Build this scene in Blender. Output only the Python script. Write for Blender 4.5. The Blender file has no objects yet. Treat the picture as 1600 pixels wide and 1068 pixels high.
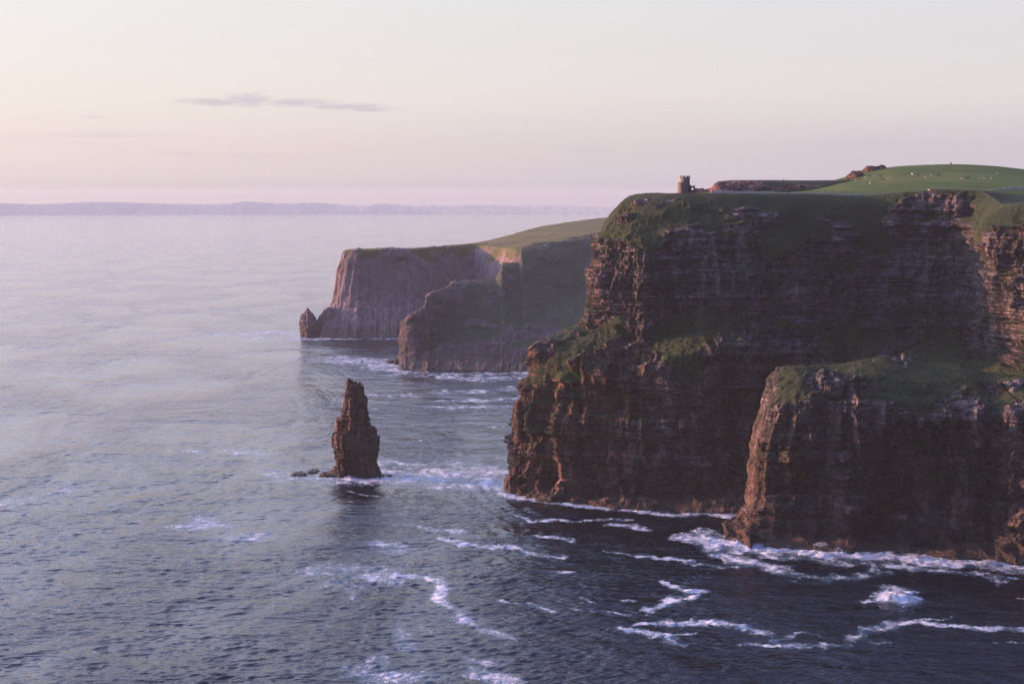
import bpy, bmesh, math, random
import numpy as np
from mathutils import Vector, Matrix

# ------------------------------------------------------------------ camera, sky, sun, exposure
sc = bpy.context.scene
col = sc.collection
H = 190.0                 # eye height above the sea
FPX = 2222.0              # focal length in pixels of the 1600 px wide frame
PITCH = math.atan(229 / FPX)
SEA_R = 15080.0

cd = bpy.data.cameras.new("camera"); cam = bpy.data.objects.new("camera", cd); col.objects.link(cam)
cd.sensor_width = 36.0; cd.lens = 36.0 * FPX / 1600.0
cd.clip_start = 1.0; cd.clip_end = 60000.0
cam.location = (0, 0, H); cam.rotation_euler = (math.pi / 2 - PITCH, 0, 0)
sc.camera = cam

SUN_EL = math.radians(8.5)
SUN_AZ = math.radians(15.5)          # degrees beyond the left-hand side of the view
sun_dir = Vector((-math.cos(SUN_AZ) * math.cos(SUN_EL), math.sin(SUN_AZ) * math.cos(SUN_EL), math.sin(SUN_EL)))
sd = bpy.data.lights.new("sun", 'SUN'); sun = bpy.data.objects.new("sun", sd); col.objects.link(sun)
sd.energy = 5.0; sd.angle = math.radians(0.6); sd.color = (1.0, 0.49, 0.235)
sun.rotation_euler = sun_dir.to_track_quat('Z', 'Y').to_euler()
sun.location = (-400, 200, 400)

world = bpy.data.worlds.new("World"); sc.world = world; world.use_nodes = True
EXPOSURE = 0.9
SKY_STRENGTH = 0.1 / 2 ** EXPOSURE

def nn(nt, typ, **kw):
    n = nt.nodes.new(typ)
    for k, v in kw.items(): setattr(n, k, v)
    return n

class G:
    """small helper for writing node maths"""
    def __init__(s, nt): s.nt = nt; s.L = nt.links.new
    def put(s, sock, v):
        if isinstance(v, bpy.types.NodeSocket): s.L(v, sock)
        elif v is not None:
            if hasattr(sock.default_value, '__len__') and not hasattr(v, '__len__'): v = (v,) * len(sock.default_value)
            elif hasattr(sock.default_value, '__len__') and len(sock.default_value) == 4 and len(v) == 3: v = (*v, 1)
            sock.default_value = v
    def m(s, op, a, b=None, c=None, clamp=False):
        n = nn(s.nt, 'ShaderNodeMath', operation=op, use_clamp=clamp)
        s.put(n.inputs[0], a); s.put(n.inputs[1], b)
        if c is not None: s.put(n.inputs[2], c)
        return n.outputs[0]
    def vm(s, op, a, b=None):
        n = nn(s.nt, 'ShaderNodeVectorMath', operation=op); s.put(n.inputs[0], a)
        if b is not None: s.put(n.inputs[1], b)
        return n.outputs[0]
    def mix(s, f, a, b, blend='MIX'):
        n = nn(s.nt, 'ShaderNodeMix', data_type='RGBA', blend_type=blend)
        s.put(n.inputs[0], f); s.put(n.inputs[6], a); s.put(n.inputs[7], b)
        return n.outputs[2]
    def ramp(s, f, stops, interp='LINEAR'):
        n = nn(s.nt, 'ShaderNodeValToRGB'); cr = n.color_ramp; cr.interpolation = interp
        while len(cr.elements) < len(stops): cr.elements.new(0.5)
        for e, (p, c) in zip(cr.elements, stops):
            e.position = p; e.color = (*c, 1) if len(c) == 3 else c
        s.put(n.inputs[0], f); return n.outputs[0]
    def ss(s, x, lo, hi):
        n = nn(s.nt, 'ShaderNodeMapRange', interpolation_type='SMOOTHSTEP')
        s.put(n.inputs[0], x); n.inputs[1].default_value = lo; n.inputs[2].default_value = hi
        return n.outputs[0]
    def noise(s, vec, scale=1.0, detail=4, rough=0.55, dist=0.0, out=0):
        n = nn(s.nt, 'ShaderNodeTexNoise'); s.put(n.inputs['Vector'], vec)
        n.inputs['Scale'].default_value = scale; n.inputs['Detail'].default_value = detail
        n.inputs['Roughness'].default_value = rough; n.inputs['Distortion'].default_value = dist
        return n.outputs[out]
    def sc3(s, vec, x, y, z):
        return s.vm('MULTIPLY', vec, (x, y, z))

def lin(c): return tuple((v / 255 / 12.92) if v / 255 <= 0.04045 else ((v / 255 + 0.055) / 1.055) ** 2.4 for v in c)

def build_world():
    nt = world.node_tree; nt.nodes.clear(); g = G(nt)
    out = nn(nt, 'ShaderNodeOutputWorld'); bg = nn(nt, 'ShaderNodeBackground')
    bg.inputs['Strength'].default_value = SKY_STRENGTH
    sky = nn(nt, 'ShaderNodeTexSky', sky_type='NISHITA'); sky.sun_disc = False
    sky.sun_elevation = SUN_EL; sky.sun_rotation = -(math.pi / 2 - SUN_AZ)
    sky.altitude = 100; sky.air_density = 1.0; sky.dust_density = 1.5; sky.ozone_density = 1.5
    tc = nn(nt, 'ShaderNodeTexCoord'); d = tc.outputs['Generated']
    sp = nn(nt, 'ShaderNodeSeparateXYZ'); g.put(sp.inputs[0], d); x, y, z = sp.outputs
    el = g.m('MULTIPLY', g.m('ARCSINE', z), 180 / math.pi)
    az = g.m('MULTIPLY', g.m('ARCTAN2', x, y), 180 / math.pi)
    # thin veil colouring of the evening sky: elevation ramp for the sunward and the far side
    e01 = g.m('POWER', g.m('DIVIDE', g.m('MAXIMUM', el, 0.0), 90.0), 0.5)
    def P(deg): return (deg / 90) ** 0.5
    left = g.ramp(e01, [(0, lin((196, 188, 194))), (P(0.3), lin((208, 199, 203))), (P(0.8), lin((226, 212, 214))), (P(1.8), lin((236, 219, 217))), (P(3.8), lin((243, 232, 226))),
                        (P(7.5), lin((240, 238, 237))), (P(13), lin((236, 236, 238))), (P(22), lin((204, 213, 246))), (P(40), lin((158, 178, 222))), (1, lin((112, 136, 190)))])
    right = g.ramp(e01, [(0, lin((184, 176, 195))), (P(0.3), lin((198, 188, 204))), (P(0.8), lin((210, 200, 211))), (P(2.0), lin((215, 205, 213))), (P(4), lin((233, 225, 226))),
                         (P(7.5), lin((230, 228, 231))), (P(13), lin((214, 218, 228))), (P(22), lin((190, 200, 228))), (P(40), lin((144, 164, 210))), (1, lin((112, 136, 190)))])
    # angle from the sun's azimuth
    sx = g.m('MULTIPLY', x, sun_dir.x); sy = g.m('MULTIPLY', y, sun_dir.y)
    cosd = g.m('ADD', sx, sy)
    f = g.ss(cosd, 0.66, -0.12)
    grad = g.mix(f, left, right)
    # broad glow of the low sun, outside the frame on the left
    ca = g.vm('MULTIPLY', d, tuple(sun_dir)); cs = nn(nt, 'ShaderNodeSeparateXYZ'); g.put(cs.inputs[0], ca)
    cosg = g.m('ADD', g.m('ADD', cs.outputs[0], cs.outputs[1]), cs.outputs[2])
    glow = g.m('EXPONENT', g.m('DIVIDE', g.m('ARCCOSINE', cosg), -math.radians(14)))
    grad = g.mix(1.0, grad, g.mix(glow, (0, 0, 0), (3.3, 2.9, 2.5)), 'ADD')
    grad = g.mix(1.0, grad, g.mix(g.ss(el, 8.0, 18.0), (1, 1, 1), g.mix(f, (3.0, 3.05, 3.5), (.90, 1.0, 1.25))), 'MULTIPLY')  # unseen sunward sky above the frame, boosted to brighten the water
    back = g.ss(y, 0.25, -0.6)
    grad = g.mix(back, grad, g.mix(1.0, grad, (0.28, 0.35, 0.60), 'MULTIPLY'))
    # small cloud bank low over the sea and faint streaks
    v2 = nn(nt, 'ShaderNodeCombineXYZ'); g.put(v2.inputs[0], az); g.put(v2.inputs[1], el)
    cn = g.noise(g.sc3(v2.outputs[0], 0.9, 3.2, 1), 1.0, 7, 0.62)
    cn2 = g.noise(g.sc3(v2.outputs[0], 2.6, 7.5, 1), 1.0, 6, 0.6)
    def blob(a0, e0, wa, we, k=1.0):
        da = g.m('DIVIDE', g.m('SUBTRACT', az, a0), wa)
        de = g.m('DIVIDE', g.m('SUBTRACT', el, e0), we)
        r = g.m('SQRT', g.m('ADD', g.m('POWER', g.m('ABSOLUTE', da), 2), g.m('POWER', g.m('ABSOLUTE', de), 2)))
        return g.m('MULTIPLY', g.m('SUBTRACT', 1.0, r), k)
    b = blob(-10.3, 3.72, 1.5, 0.42)
    for a in ((-11.6, 3.62, 2.0, 0.22), (-8.6, 3.62, 2.4, 0.26), (-6.6, 3.48, 2.6, 0.2), (-5.6, 3.38, 1.6, 0.15), (-16.0, 2.98, 1.3, 0.1, 0.5), (-18.5, 2.9, .8, 0.07, 0.4)):
        b = g.m('MAXIMUM', b, blob(*a))
    nz = g.m('ADD', g.m('MULTIPLY', g.m('SUBTRACT', cn, 0.5), 1.9), g.m('MULTIPLY', g.m('SUBTRACT', cn2, 0.5), 1.6))
    c = g.ss(g.m('ADD', b, g.m('MULTIPLY', nz, .55)), 0.0, 0.95)
    c = g.m('MULTIPLY', c, g.ss(b, -0.5, 0.3))
    grad = g.mix(g.m('MULTIPLY', c, 0.62), grad, lin((203, 191, 208)))
    st = g.noise(g.sc3(v2.outputs[0], 0.10, 1.6, 1), 1.0, 5, 0.55)
    stf = g.m('MULTIPLY', g.ss(st, 0.52, 0.72), g.m('MULTIPLY', g.ss(el, 4.6, 2.0), g.ss(el, -0.2, 0.8)))
    grad = g.mix(g.m('MULTIPLY', stf, 0.28), grad, lin((203, 192, 206)))
    grad10 = g.vm('MULTIPLY', grad, (10.0,) * 3)
    colr = g.mix(0.92, sky.outputs[0], grad10)
    g.put(bg.inputs['Color'], colr); g.L(bg.outputs[0], out.inputs[0])
build_world()

vs = sc.view_settings
vs.view_transform = 'Standard'; vs.look = 'None'; vs.exposure = EXPOSURE; vs.gamma = 1.0; vs.use_curve_mapping = False
sc.cycles.max_bounces = 6; sc.cycles.diffuse_bounces = 2; sc.cycles.glossy_bounces = 3; sc.cycles.volume_bounces = 1
sc.cycles.use_denoising = True; sc.cycles.denoising_prefilter = 'NONE'

# ------------------------------------------------------------------ geometry helpers
cp, sp_ = math.cos(PITCH), math.sin(PITCH)
def ray(px, py):
    a, b = px - 800.0, 534.0 - py
    return np.array([a, FPX * cp + b * sp_, -FPX * sp_ + b * cp])
def at(px, py, Y):
    d = ray(px, py); return np.array([0, 0, H]) + d * (Y / d[1])
def sea(px, py, z=0.0):
    d = ray(px, py); return np.array([0, 0, H]) + d * ((z - H) / d[2])

rs = np.random.RandomState(7)
PERM = rs.permutation(4096).astype(np.int32)
RV = rs.rand(4096).astype(np.float32)
def h3(ix, iy, iz):
    return PERM[(PERM[(PERM[ix & 4095] + iy) & 4095] + iz) & 4095]
def vnoise(x, y, z=None, seed=0):
    """value noise in -1..1"""
    x = np.asarray(x, np.float32); y = np.asarray(y, np.float32)
    z = np.zeros_like(x) + 0.5 if z is None else np.asarray(z, np.float32)
    x0 = np.floor(x); y0 = np.floor(y); z0 = np.floor(z)
    fx, fy, fz = x - x0, y - y0, z - z0
    fx = fx * fx * (3 - 2 * fx); fy = fy * fy * (3 - 2 * fy); fz = fz * fz * (3 - 2 * fz)
    ix, iy, iz = x0.astype(np.int32) + seed * 131, y0.astype(np.int32) + seed * 57, z0.astype(np.int32) + seed * 17
    r = 0
    for dx in (0, 1):
        a = PERM[(ix + dx) & 4095]; wx = fx if dx else 1 - fx
        for dy in (0, 1):
            b = PERM[(a + iy + dy) & 4095]; wy = wx * (fy if dy else 1 - fy)
            for dz in (0, 1):
                r = r + wy * (fz if dz else 1 - fz) * RV[(b + iz + dz) & 4095 if False else PERM[(b + iz + dz) & 4095]]
    return r * 2 - 1
def fbm(x, y, z, oct=4, seed=0, gain=0.5, lac=2.03):
    a, t, r = 1.0, 0, 0
    for i in range(oct):
        r = r + a * vnoise(x, y, z, seed + i); t += a; a *= gain
        x = x * lac; y = y * lac; z = z * lac
    return r / t
def ridged(x, y, z, oct=3, seed=0):
    a, t, r = 1.0, 0, 0
    for i in range(oct):
        r = r + a * (1 - 2 * np.abs(vnoise(x, y, z, seed + i))); t += a; a *= 0.5
        x = x * 2.1; y = y * 2.1; z = z * 2.1
    return r / t
def sst(x, a, b):
    t = np.clip((x - a) / (b - a), 0, 1); return t * t * (3 - 2 * t)

def mesh_grid(name, P, mat, attrs=None, smooth=False, wrap=False):
    """P (nu,nv,3) -> quad sheet"""
    nu, nv = P.shape[:2]
    me = bpy.data.meshes.new(name)
    V = P.reshape(-1, 3).astype(np.float32)
    idx = np.arange(nu * nv, dtype=np.int32).reshape(nu, nv)
    if wrap: idx = np.vstack([idx, idx[:1]])
    q = np.stack([idx[:-1, :-1], idx[:-1, 1:], idx[1:, 1:], idx[1:, :-1]], -1).reshape(-1, 4)
    me.vertices.add(len(V)); me.vertices.foreach_set('co', V.ravel())
    me.loops.add(q.size); me.loops.foreach_set('vertex_index', q.ravel())
    me.polygons.add(len(q)); me.polygons.foreach_set('loop_start', np.arange(0, q.size, 4, dtype=np.int32))
    me.polygons.foreach_set('use_smooth', np.full(len(q), smooth))
    me.update(calc_edges=True)
    for k, v in (attrs or {}).items():
        a = me.attributes.new(k, 'FLOAT', 'POINT'); a.data.foreach_set('value', np.asarray(v, np.float32).ravel())
    me.materials.append(mat)
    return me
def link(name, me, parent=None, kind=None, label=None, cat=None, group=None, loc=None):
    o = bpy.data.objects.new(name, me); col.objects.link(o)
    if parent: o.parent = parent
    if kind: o['kind'] = kind
    if label: o['label'] = label
    if cat: o['category'] = cat
    if group: o['group'] = group
    if loc is not None: o.location = loc
    return o

def catmull(C, counts, axis):
    """resample control grid along axis; counts = samples per cell"""
    C = np.moveaxis(C, axis, 0); n = C.shape[0]
    ext = np.concatenate([2 * C[:1] - C[1:2], C, 2 * C[-1:] - C[-2:-1]], 0)
    out = []
    for i in range(n - 1):
        p0, p1, p2, p3 = ext[i], ext[i + 1], ext[i + 2], ext[i + 3]
        t = (np.arange(counts[i]) / counts[i]).reshape(-1, *([1] * (C.ndim - 1)))
        m1, m2 = (p2 - p0) * 0.5, (p3 - p1) * 0.5
        # limit overshoot
        lim = 1.2 * np.abs(p2 - p1) + 1e-6
        m1 = np.clip(m1, -lim, lim); m2 = np.clip(m2, -lim, lim)
        t2, t3 = t * t, t * t * t
        out.append((2 * t3 - 3 * t2 + 1) * p1 + (t3 - 2 * t2 + t) * m1 + (-2 * t3 + 3 * t2) * p2 + (t3 - t2) * m2)
    out.append(C[-1:])
    return np.moveaxis(np.concatenate(out, 0), 0, axis)

def lattice(C, step, fine=None):
    """C (ncol,nrow,k): xyz + extra channels.  step = wanted spacing"""
    du = np.linalg.norm(np.diff(C[:, :, :3], axis=0), axis=-1)
    dv = np.linalg.norm(np.diff(C[:, :, :3], axis=1), axis=-1)
    cu = [max(2, int(round(np.median(d) / step * (1 if fine is None else fine[0][i])))) for i, d in enumerate(du)]
    cv = [max(2, int(round(np.median(dv[:, j]) / step * (1 if fine is None else fine[1][j])))) for j in range(dv.shape[1])]
    return catmull(catmull(C, cu, 0), cv, 1)

def normals(P):
    du = np.gradient(P, axis=0); dv = np.gradient(P, axis=1)
    n = np.cross(dv, du); l = np.linalg.norm(n, axis=-1, keepdims=True)
    return n / np.maximum(l, 1e-6)
def blur(A, k, it=1):
    for _ in range(it):
        for ax in (0, 1):
            pad = [(0, 0)] * A.ndim; pad[ax] = (k + 1, k)
            c = np.cumsum(np.pad(A, pad, mode='edge'), axis=ax)
            sl1 = [slice(None)] * A.ndim; sl2 = [slice(None)] * A.ndim
            sl1[ax] = slice(2 * k + 1, None); sl2[ax] = slice(0, -(2 * k + 1))
            A = (c[tuple(sl1)] - c[tuple(sl2)]) / (2 * k + 1)
    return A

def steps1(z, L, seed, hard=0.22):
    """hard/soft beds: random offset per bed with a steep transition"""
    t = z / L; i = np.floor(t); f = t - i
    ii = i.astype(np.int32)
    a = RV[h3(ii, ii * 0 + seed, ii * 0 + 3)]; b = RV[h3(ii + 1, ii * 0 + seed, ii * 0 + 3)]
    w = sst(f, 1 - hard, 1.0)
    return (a * (1 - w) + b * w) * 2 - 1

def rock_disp(P, N, U, seed, s=1.0, rib=1.0, bed=1.0, block=1.0):
    x, y, z = P[..., 0] / s, P[..., 1] / s, P[..., 2] / s
    u = U / s
    warp = vnoise(x / 45, y / 45, z / 45, seed)
    zz = z + 2.2 * warp + 0.4 * vnoise(x / 9, y / 9, z / 9, seed + 5)
    hardm = .5 + .5 * vnoise(x / 34, y / 34, z / 12, seed + 31)
    d = rib * 6.5 * (ridged(x / 24, y / 24, z / 130, 2, seed + 11) - .1)
    r2 = 1 - 2 * np.abs(vnoise(x / 8.0 + .9 * warp, y / 8.0, z / 48 + .5 * warp, seed + 21)) ** .8
    r3 = 1 - 2 * np.abs(vnoise(x / 3.6 + .9 * warp, y / 3.6, z / 22, seed + 22)) ** .8
    d = d + rib * (3.2 * r2 + 1.3 * r3 * (1 - .4 * hardm))
    d = d + bed * (2.4 * steps1(zz, 13.0, seed, .07) + 1.9 * steps1(zz + 3, 4.9, seed + 1, .10) * (.5 + hardm) + .9 * steps1(zz, 1.9, seed + 2, .2) * (.4 + hardm))
    # joint blocks inside each bed
    for L, W, a in ((13.0, 11.0, 1.2), (4.9, 6.0, 1.5), (1.9, 2.7, .9)):
        k = np.floor((zz + (3 if L == 4.9 else 0)) / L).astype(np.int32)
        off = RV[h3(k, k * 0 + seed, k * 0 + 9)] * W * 3
        uu = u + off + .8 * vnoise(x / 5, y / 5, z / 5, seed + 41)
        j = np.floor(uu / W).astype(np.int32)
        d = d + block * a * (RV[h3(j, k, k * 0 + seed)] * 2 - 1)
    d = d + .8 * fbm(x / 4, y / 4, z / 5, 4, seed + 51)
    return d * s

def cliff(name, C, step, seed, mat, s=1.0, flute=0.0, rib=1.0, bed=1.0, block=1.0, fine=None, tweak=None, lump=1.0, **kw):
    G0 = lattice(C, step, fine)
    P = G0[..., :3].copy(); gr = np.clip(G0[..., 3], 0, 1)
    N = normals(P); N = blur(N, 6, 2); N /= np.maximum(np.linalg.norm(N, axis=-1, keepdims=True), 1e-6)
    seg = np.linalg.norm(np.diff(P, axis=0, prepend=P[:1]), axis=-1)
    U = np.cumsum(np.median(seg, axis=1))[:, None] + 0 * gr
    gn = fbm(P[..., 0] / 22, P[..., 1] / 22, P[..., 2] / 11, 5, seed + 61)
    g = sst(gr + 1.15 * gn, .36, .60)
    g = np.where(gr > .97, 1, np.where(gr < .02, 0, g))
    Nh = N.copy(); Nh[..., 2] *= .35; Nh /= np.maximum(np.linalg.norm(Nh, axis=-1, keepdims=True), 1e-3)
    d = rock_disp(P, N, U, seed, s, rib(P) if callable(rib) else rib, bed, block)
    if callable(flute): flute = flute(P)
    if np.any(flute): d = d + flute * (ridged(U / 17, U * 0 + .3, P[..., 2] / 260, 3, seed + 81) + .8 * ridged(U / 6, U * 0 + .7, P[..., 2] / 150, 2, seed + 85))
    edge = G0[..., 4] if G0.shape[-1] > 4 else np.ones_like(g)      # displacement weight
    gd = lump * s * (4.0 * fbm(P[..., 0] / 26 / s, P[..., 1] / 26 / s, P[..., 2] / 30 / s, 5, seed + 71) + 2.6 * ridged(P[..., 0] / 19 / s, P[..., 1] / 19 / s, P[..., 2] / 60 / s, 3, seed + 75)
              + .45 * vnoise(P[..., 0] / 1.6 / s, P[..., 1] / 1.6 / s, P[..., 2] / 1.6 / s, seed + 77))
    w = blur(1 - g, 2)
    Q = P + Nh * (d * w * edge)[..., None] + N * (gd * (1 - w) * np.clip(edge, .05, 1))[..., None]
    if tweak is not None: Q = tweak(Q, P, N, g)
    me = mesh_grid(name, Q, mat, {'grass': g}, smooth=False)
    return link(name, me, kind='structure', **kw), Q

# ------------------------------------------------------------------ materials
def new_mat(name):
    m = bpy.data.materials.new(name); m.use_nodes = True; nt = m.node_tree; nt.nodes.clear()
    out = nn(nt, 'ShaderNodeOutputMaterial'); b = nn(nt, 'ShaderNodeBsdfPrincipled')
    nt.links.new(b.outputs[0], out.inputs[0]); return m, nt, b, G(nt)

def rock_material(name, s=1.0, warm_x=None, soft=0.0, streak=0.0, tint=(1, 1, 1), white=1.0, green=1.0, zone=92.0, bandz=.33, gcol=((.013, .022, .008), (.026, .040, .012), (.080, .064, .024))):
    m, nt, b, g = new_mat(name)
    geo = nn(nt, 'ShaderNodeNewGeometry'); pos = g.vm('MULTIPLY', geo.outputs['Position'], (1 / s,) * 3)
    nsp = nn(nt, 'ShaderNodeSeparateXYZ'); g.put(nsp.inputs[0], geo.outputs['Normal']); nz = nsp.outputs[2]
    psp = nn(nt, 'ShaderNodeSeparateXYZ'); g.put(psp.inputs[0], pos); pz = psp.outputs[2]
    at_ = nn(nt, 'ShaderNodeAttribute', attribute_name='grass'); ga = at_.outputs['Fac']
    n1 = g.noise(g.sc3(pos, .012, .012, bandz), 1, 5, .6, .2)       # beds
    n2 = g.noise(g.sc3(pos, .085, .085, 1.15), 1, 4, .6, .2)         # thin beds
    n3 = g.noise(g.sc3(pos, .35, .35, .05), 1, 5, .6, .3)         # vertical stains
    n4 = g.noise(pos, .055, 5, .6)
    n5 = g.noise(pos, .9, 6, .65)
    up = g.m('MULTIPLY', g.ss(g.m('ADD', pz, g.m('MULTIPLY', g.m('SUBTRACT', n4, .5), 26)), zone - 9, zone + 9), 1.0)   # banded grey beds above, rusty fractured rock below
    ca = g.ramp(n1, [(.28, (.034, .031, .037)), (.40, (.095, .086, .094)), (.44, (.026, .024, .028)), (.48, (.150, .138, .148)), (.53, (.046, .042, .049)), (.58, (.200, .182, .186)), (.62, (.050, .045, .051))])
    cb = g.ramp(n1, [(.30, (.044, .032, .031)), (.48, (.080, .056, .048)), (.56, (.046, .037, .037)), (.66, (.120, .092, .080))])
    c = g.mix(up, cb, ca)
    c2 = g.ramp(n2, [(.38, (.016, .014, .016)), (.46, (.070, .060, .058)), (.52, (.036, .031, .032)), (.64, (.19, .165, .155))])
    c = g.mix(g.m('ADD', .16, g.m('MULTIPLY', up, .26)), c, c2)
    # joint blocks, each its own tone, with open cracks
    def vor(sx, sz, feat):
        v = nn(nt, 'ShaderNodeTexVoronoi', feature=feat); v.inputs['Scale'].default_value = 1.0
        jp = g.vm('ADD', g.sc3(pos, sx, sx, sz), g.vm('MULTIPLY', g.noise(pos, .3, 3, .6, out=1), (.5, .5, .35))); g.put(v.inputs['Vector'], jp); return v
    v1 = vor(.20, .42, 'F1'); hs = nn(nt, 'ShaderNodeSeparateXYZ'); g.put(hs.inputs[0], v1.outputs['Color'])
    v2 = vor(.52, 1.1, 'F1'); hs2 = nn(nt, 'ShaderNodeSeparateXYZ'); g.put(hs2.inputs[0], v2.outputs['Color'])
    blk = g.m('ADD', g.m('MULTIPLY', hs.outputs[0], .8), g.m('MULTIPLY', hs2.outputs[0], .6))
    c = g.mix(g.m('SUBTRACT', 1.0, g.m('MULTIPLY', up, .55)), c, g.mix(1.0, c, g.ramp(blk, [(.15, (.52, .52, .54)), (1.0, (1.75, 1.68, 1.6))]), 'MULTIPLY'))
    # rusty, brown and dark stains running down the face
    c = g.mix(g.m('MULTIPLY', g.m('SUBTRACT', 1.0, up), g.m('MULTIPLY', g.ss(n3, .50, .66), .6)), c, (.125, .076, .056))
    c = g.mix(g.m('MULTIPLY', g.ss(n3, .48, .66), .25), c, (.15, .105, .08))
    c = g.mix(g.m('MULTIPLY', g.ss(n3, .47, .33), .6), c, (.020, .017, .020))
    c = g.mix(1.0, c, g.ramp(n5, [(.30, (.42, .42, .42)), (.70, (1.62, 1.62, 1.62))]), 'MULTIPLY')
    c = g.mix(1.0, c, g.ramp(n4, [(.34, (.50, .52, .58)), (.66, (1.35, 1.25, 1.15))]), 'MULTIPLY')
    n1b = g.noise(g.sc3(pos, .007, .007, .17), 1, 5, .58, .15)
    c = g.mix(up, c, g.mix(1.0, c, g.ramp(n1b, [(.38, (.55, .53, .56)), (.44, (1.5, 1.45, 1.5)), (.475, (.42, .40, .43)), (.52, (1.9, 1.82, 1.85)), (.56, (.50, .48, .50)), (.62, (1.6, 1.5, 1.5))]), 'MULTIPLY'))
    # broad pale and dark seepage runs down the face
    n6 = g.noise(g.sc3(pos, .10, .10, .013), 1, 5, .62, .4)
    c = g.mix(g.m('SUBTRACT', 1.0, g.m('MULTIPLY', up, .5)), c, g.mix(1.0, c, g.ramp(n6, [(.36, (.42, .40, .44)), (.50, (.95, .92, .92)), (.58, (1.2, 1.15, 1.15)), (.66, (2.0, 1.85, 1.85))]), 'MULTIPLY'))
    if warm_x is not None:      # warm sunlight painted into the rust-brown lower rock at the seaward end
        rm = g.m('MULTIPLY', g.ss(g.m('ADD', psp.outputs[0], g.m('MULTIPLY', g.m('SUBTRACT', n4, .5), 60)), warm_x + 20, warm_x - 20), g.m('SUBTRACT', 1.0, g.m('MULTIPLY', up, .6)))
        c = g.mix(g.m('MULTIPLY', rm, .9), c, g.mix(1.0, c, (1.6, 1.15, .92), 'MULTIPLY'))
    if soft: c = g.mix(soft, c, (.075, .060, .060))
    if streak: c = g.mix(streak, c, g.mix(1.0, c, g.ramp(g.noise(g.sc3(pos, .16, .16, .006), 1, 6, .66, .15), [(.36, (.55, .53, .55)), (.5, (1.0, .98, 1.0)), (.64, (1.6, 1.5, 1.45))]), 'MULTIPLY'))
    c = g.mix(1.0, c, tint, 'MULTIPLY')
    # pale, guano streaked ledges
    w1 = g.noise(g.sc3(pos, .11, .11, 1.0), 1, 6, .62, .1)
    w2 = g.noise(g.sc3(pos, .018, .018, .035), 1, 3, .5)
    wf = g.m('MULTIPLY', g.ss(w1, .56, .66), g.ss(w2, .46, .60))
    wf = g.m('MULTIPLY', g.m('MULTIPLY', wf, g.ss(n5, .35, .6)), white)
    c = g.mix(g.m('MINIMUM', wf, 1.0), c, (.36, .34, .36))
    # ledge vegetation
    vn = g.noise(pos, .035, 6, .65)
    gl = g.m('MULTIPLY', g.ss(nz, .35, .7), g.ss(vn, .40, .58))
    gl = g.m('MAXIMUM', gl, g.m('MULTIPLY', g.ss(vn, .57, .66), .55))
    gl = g.m('MULTIPLY', gl, g.m('MULTIPLY', g.ss(pz, 18.0, 40.0), green))
    gn = g.noise(pos, .03, 7, .68); gn2 = g.noise(pos, .55, 6, .75)
    gc = g.ramp(g.m('ADD', g.m('MULTIPLY', gn, .72), g.m('MULTIPLY', gn2, .28)), [(.33, gcol[0]), (.50, gcol[1]), (.68, gcol[2])])
    gc = g.mix(1.0, gc, g.ramp(gn2, [(.28, (.35, .35, .35)), (.72, (1.75, 1.75, 1.75))]), 'MULTIPLY')
    steep = g.ss(nz, .15, .0)
    gmask = g.m('MAXIMUM', ga, gl)
    gmask = g.m('MULTIPLY', gmask, g.m('SUBTRACT', 1.0, g.m('MULTIPLY', steep, g.ss(vn, .62, .45))))
    gmask = g.ss(g.m('ADD', gmask, g.m('MULTIPLY', g.m('SUBTRACT', n5, .5), .7)), .35, .65)
    c = g.mix(gmask, c, gc)
    # wet, weed-dark foot of the cliff
    wet = g.ss(g.m('ADD', pz, g.m('MULTIPLY', g.m('SUBTRACT', n4, .5), 10)), 14.0, 4.0)
    c = g.mix(g.m('MULTIPLY', wet, .6), c, (.038, .024, .018))
    g.put(b.inputs['Base Color'], c)
    g.put(b.inputs['Roughness'], g.m('SUBTRACT', .93, g.m('MULTIPLY', wet, .35)))
    b.inputs['Specular IOR Level'].default_value = .25
    hh = g.m('ADD', g.m('ADD', n2, g.m('MULTIPLY', blk, .8)), g.m('ADD', g.m('MULTIPLY', n5, .9), g.m('MULTIPLY', gn2, .5)))
    bp = nn(nt, 'ShaderNodeBump'); bp.inputs['Strength'].default_value = 1.0; bp.inputs['Distance'].default_value = 1.3 * s
    g.put(bp.inputs['Height'], hh); g.L(bp.outputs[0], b.inputs['Normal'])
    return m

M_rock = rock_material('layered_cliff_rock', warm_x=78.0)
M_near = rock_material('promontory_rock', zone=70.0, warm_x=132.0)
M_far = rock_material('far_cliff_rock', s=1.6, soft=.76, streak=.55, tint=(3.0, 2.75, 2.9), white=0, green=.0, zone=300, bandz=.05, gcol=((.035, .045, .014), (.10, .10, .035), (.20, .16, .06)))  # pale tint and flattened contrast paint extra haze into the rock colour
M_mid = rock_material('hazed_slope_rock', s=1.5, soft=.6, streak=.4, tint=(1.45, 1.38, 1.5), white=.1, green=.5, zone=300, gcol=((.035, .042, .028), (.055, .066, .038), (.085, .088, .055)))  # colour lifted and evened out to paint haze into the slope
M_stack = rock_material('stack_rock', s=.55, tint=(1.25, 1.0, .90), white=1.4, green=.15, zone=300)
M_out = rock_material('outcrop_rock', s=.8, tint=(1.1, .9, .8), white=0, green=.6, zone=400)
M_red = rock_material('red_quarry_rock', s=.8, tint=(2.3, 1.6, 1.5), white=0, green=.2, zone=400)

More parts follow.
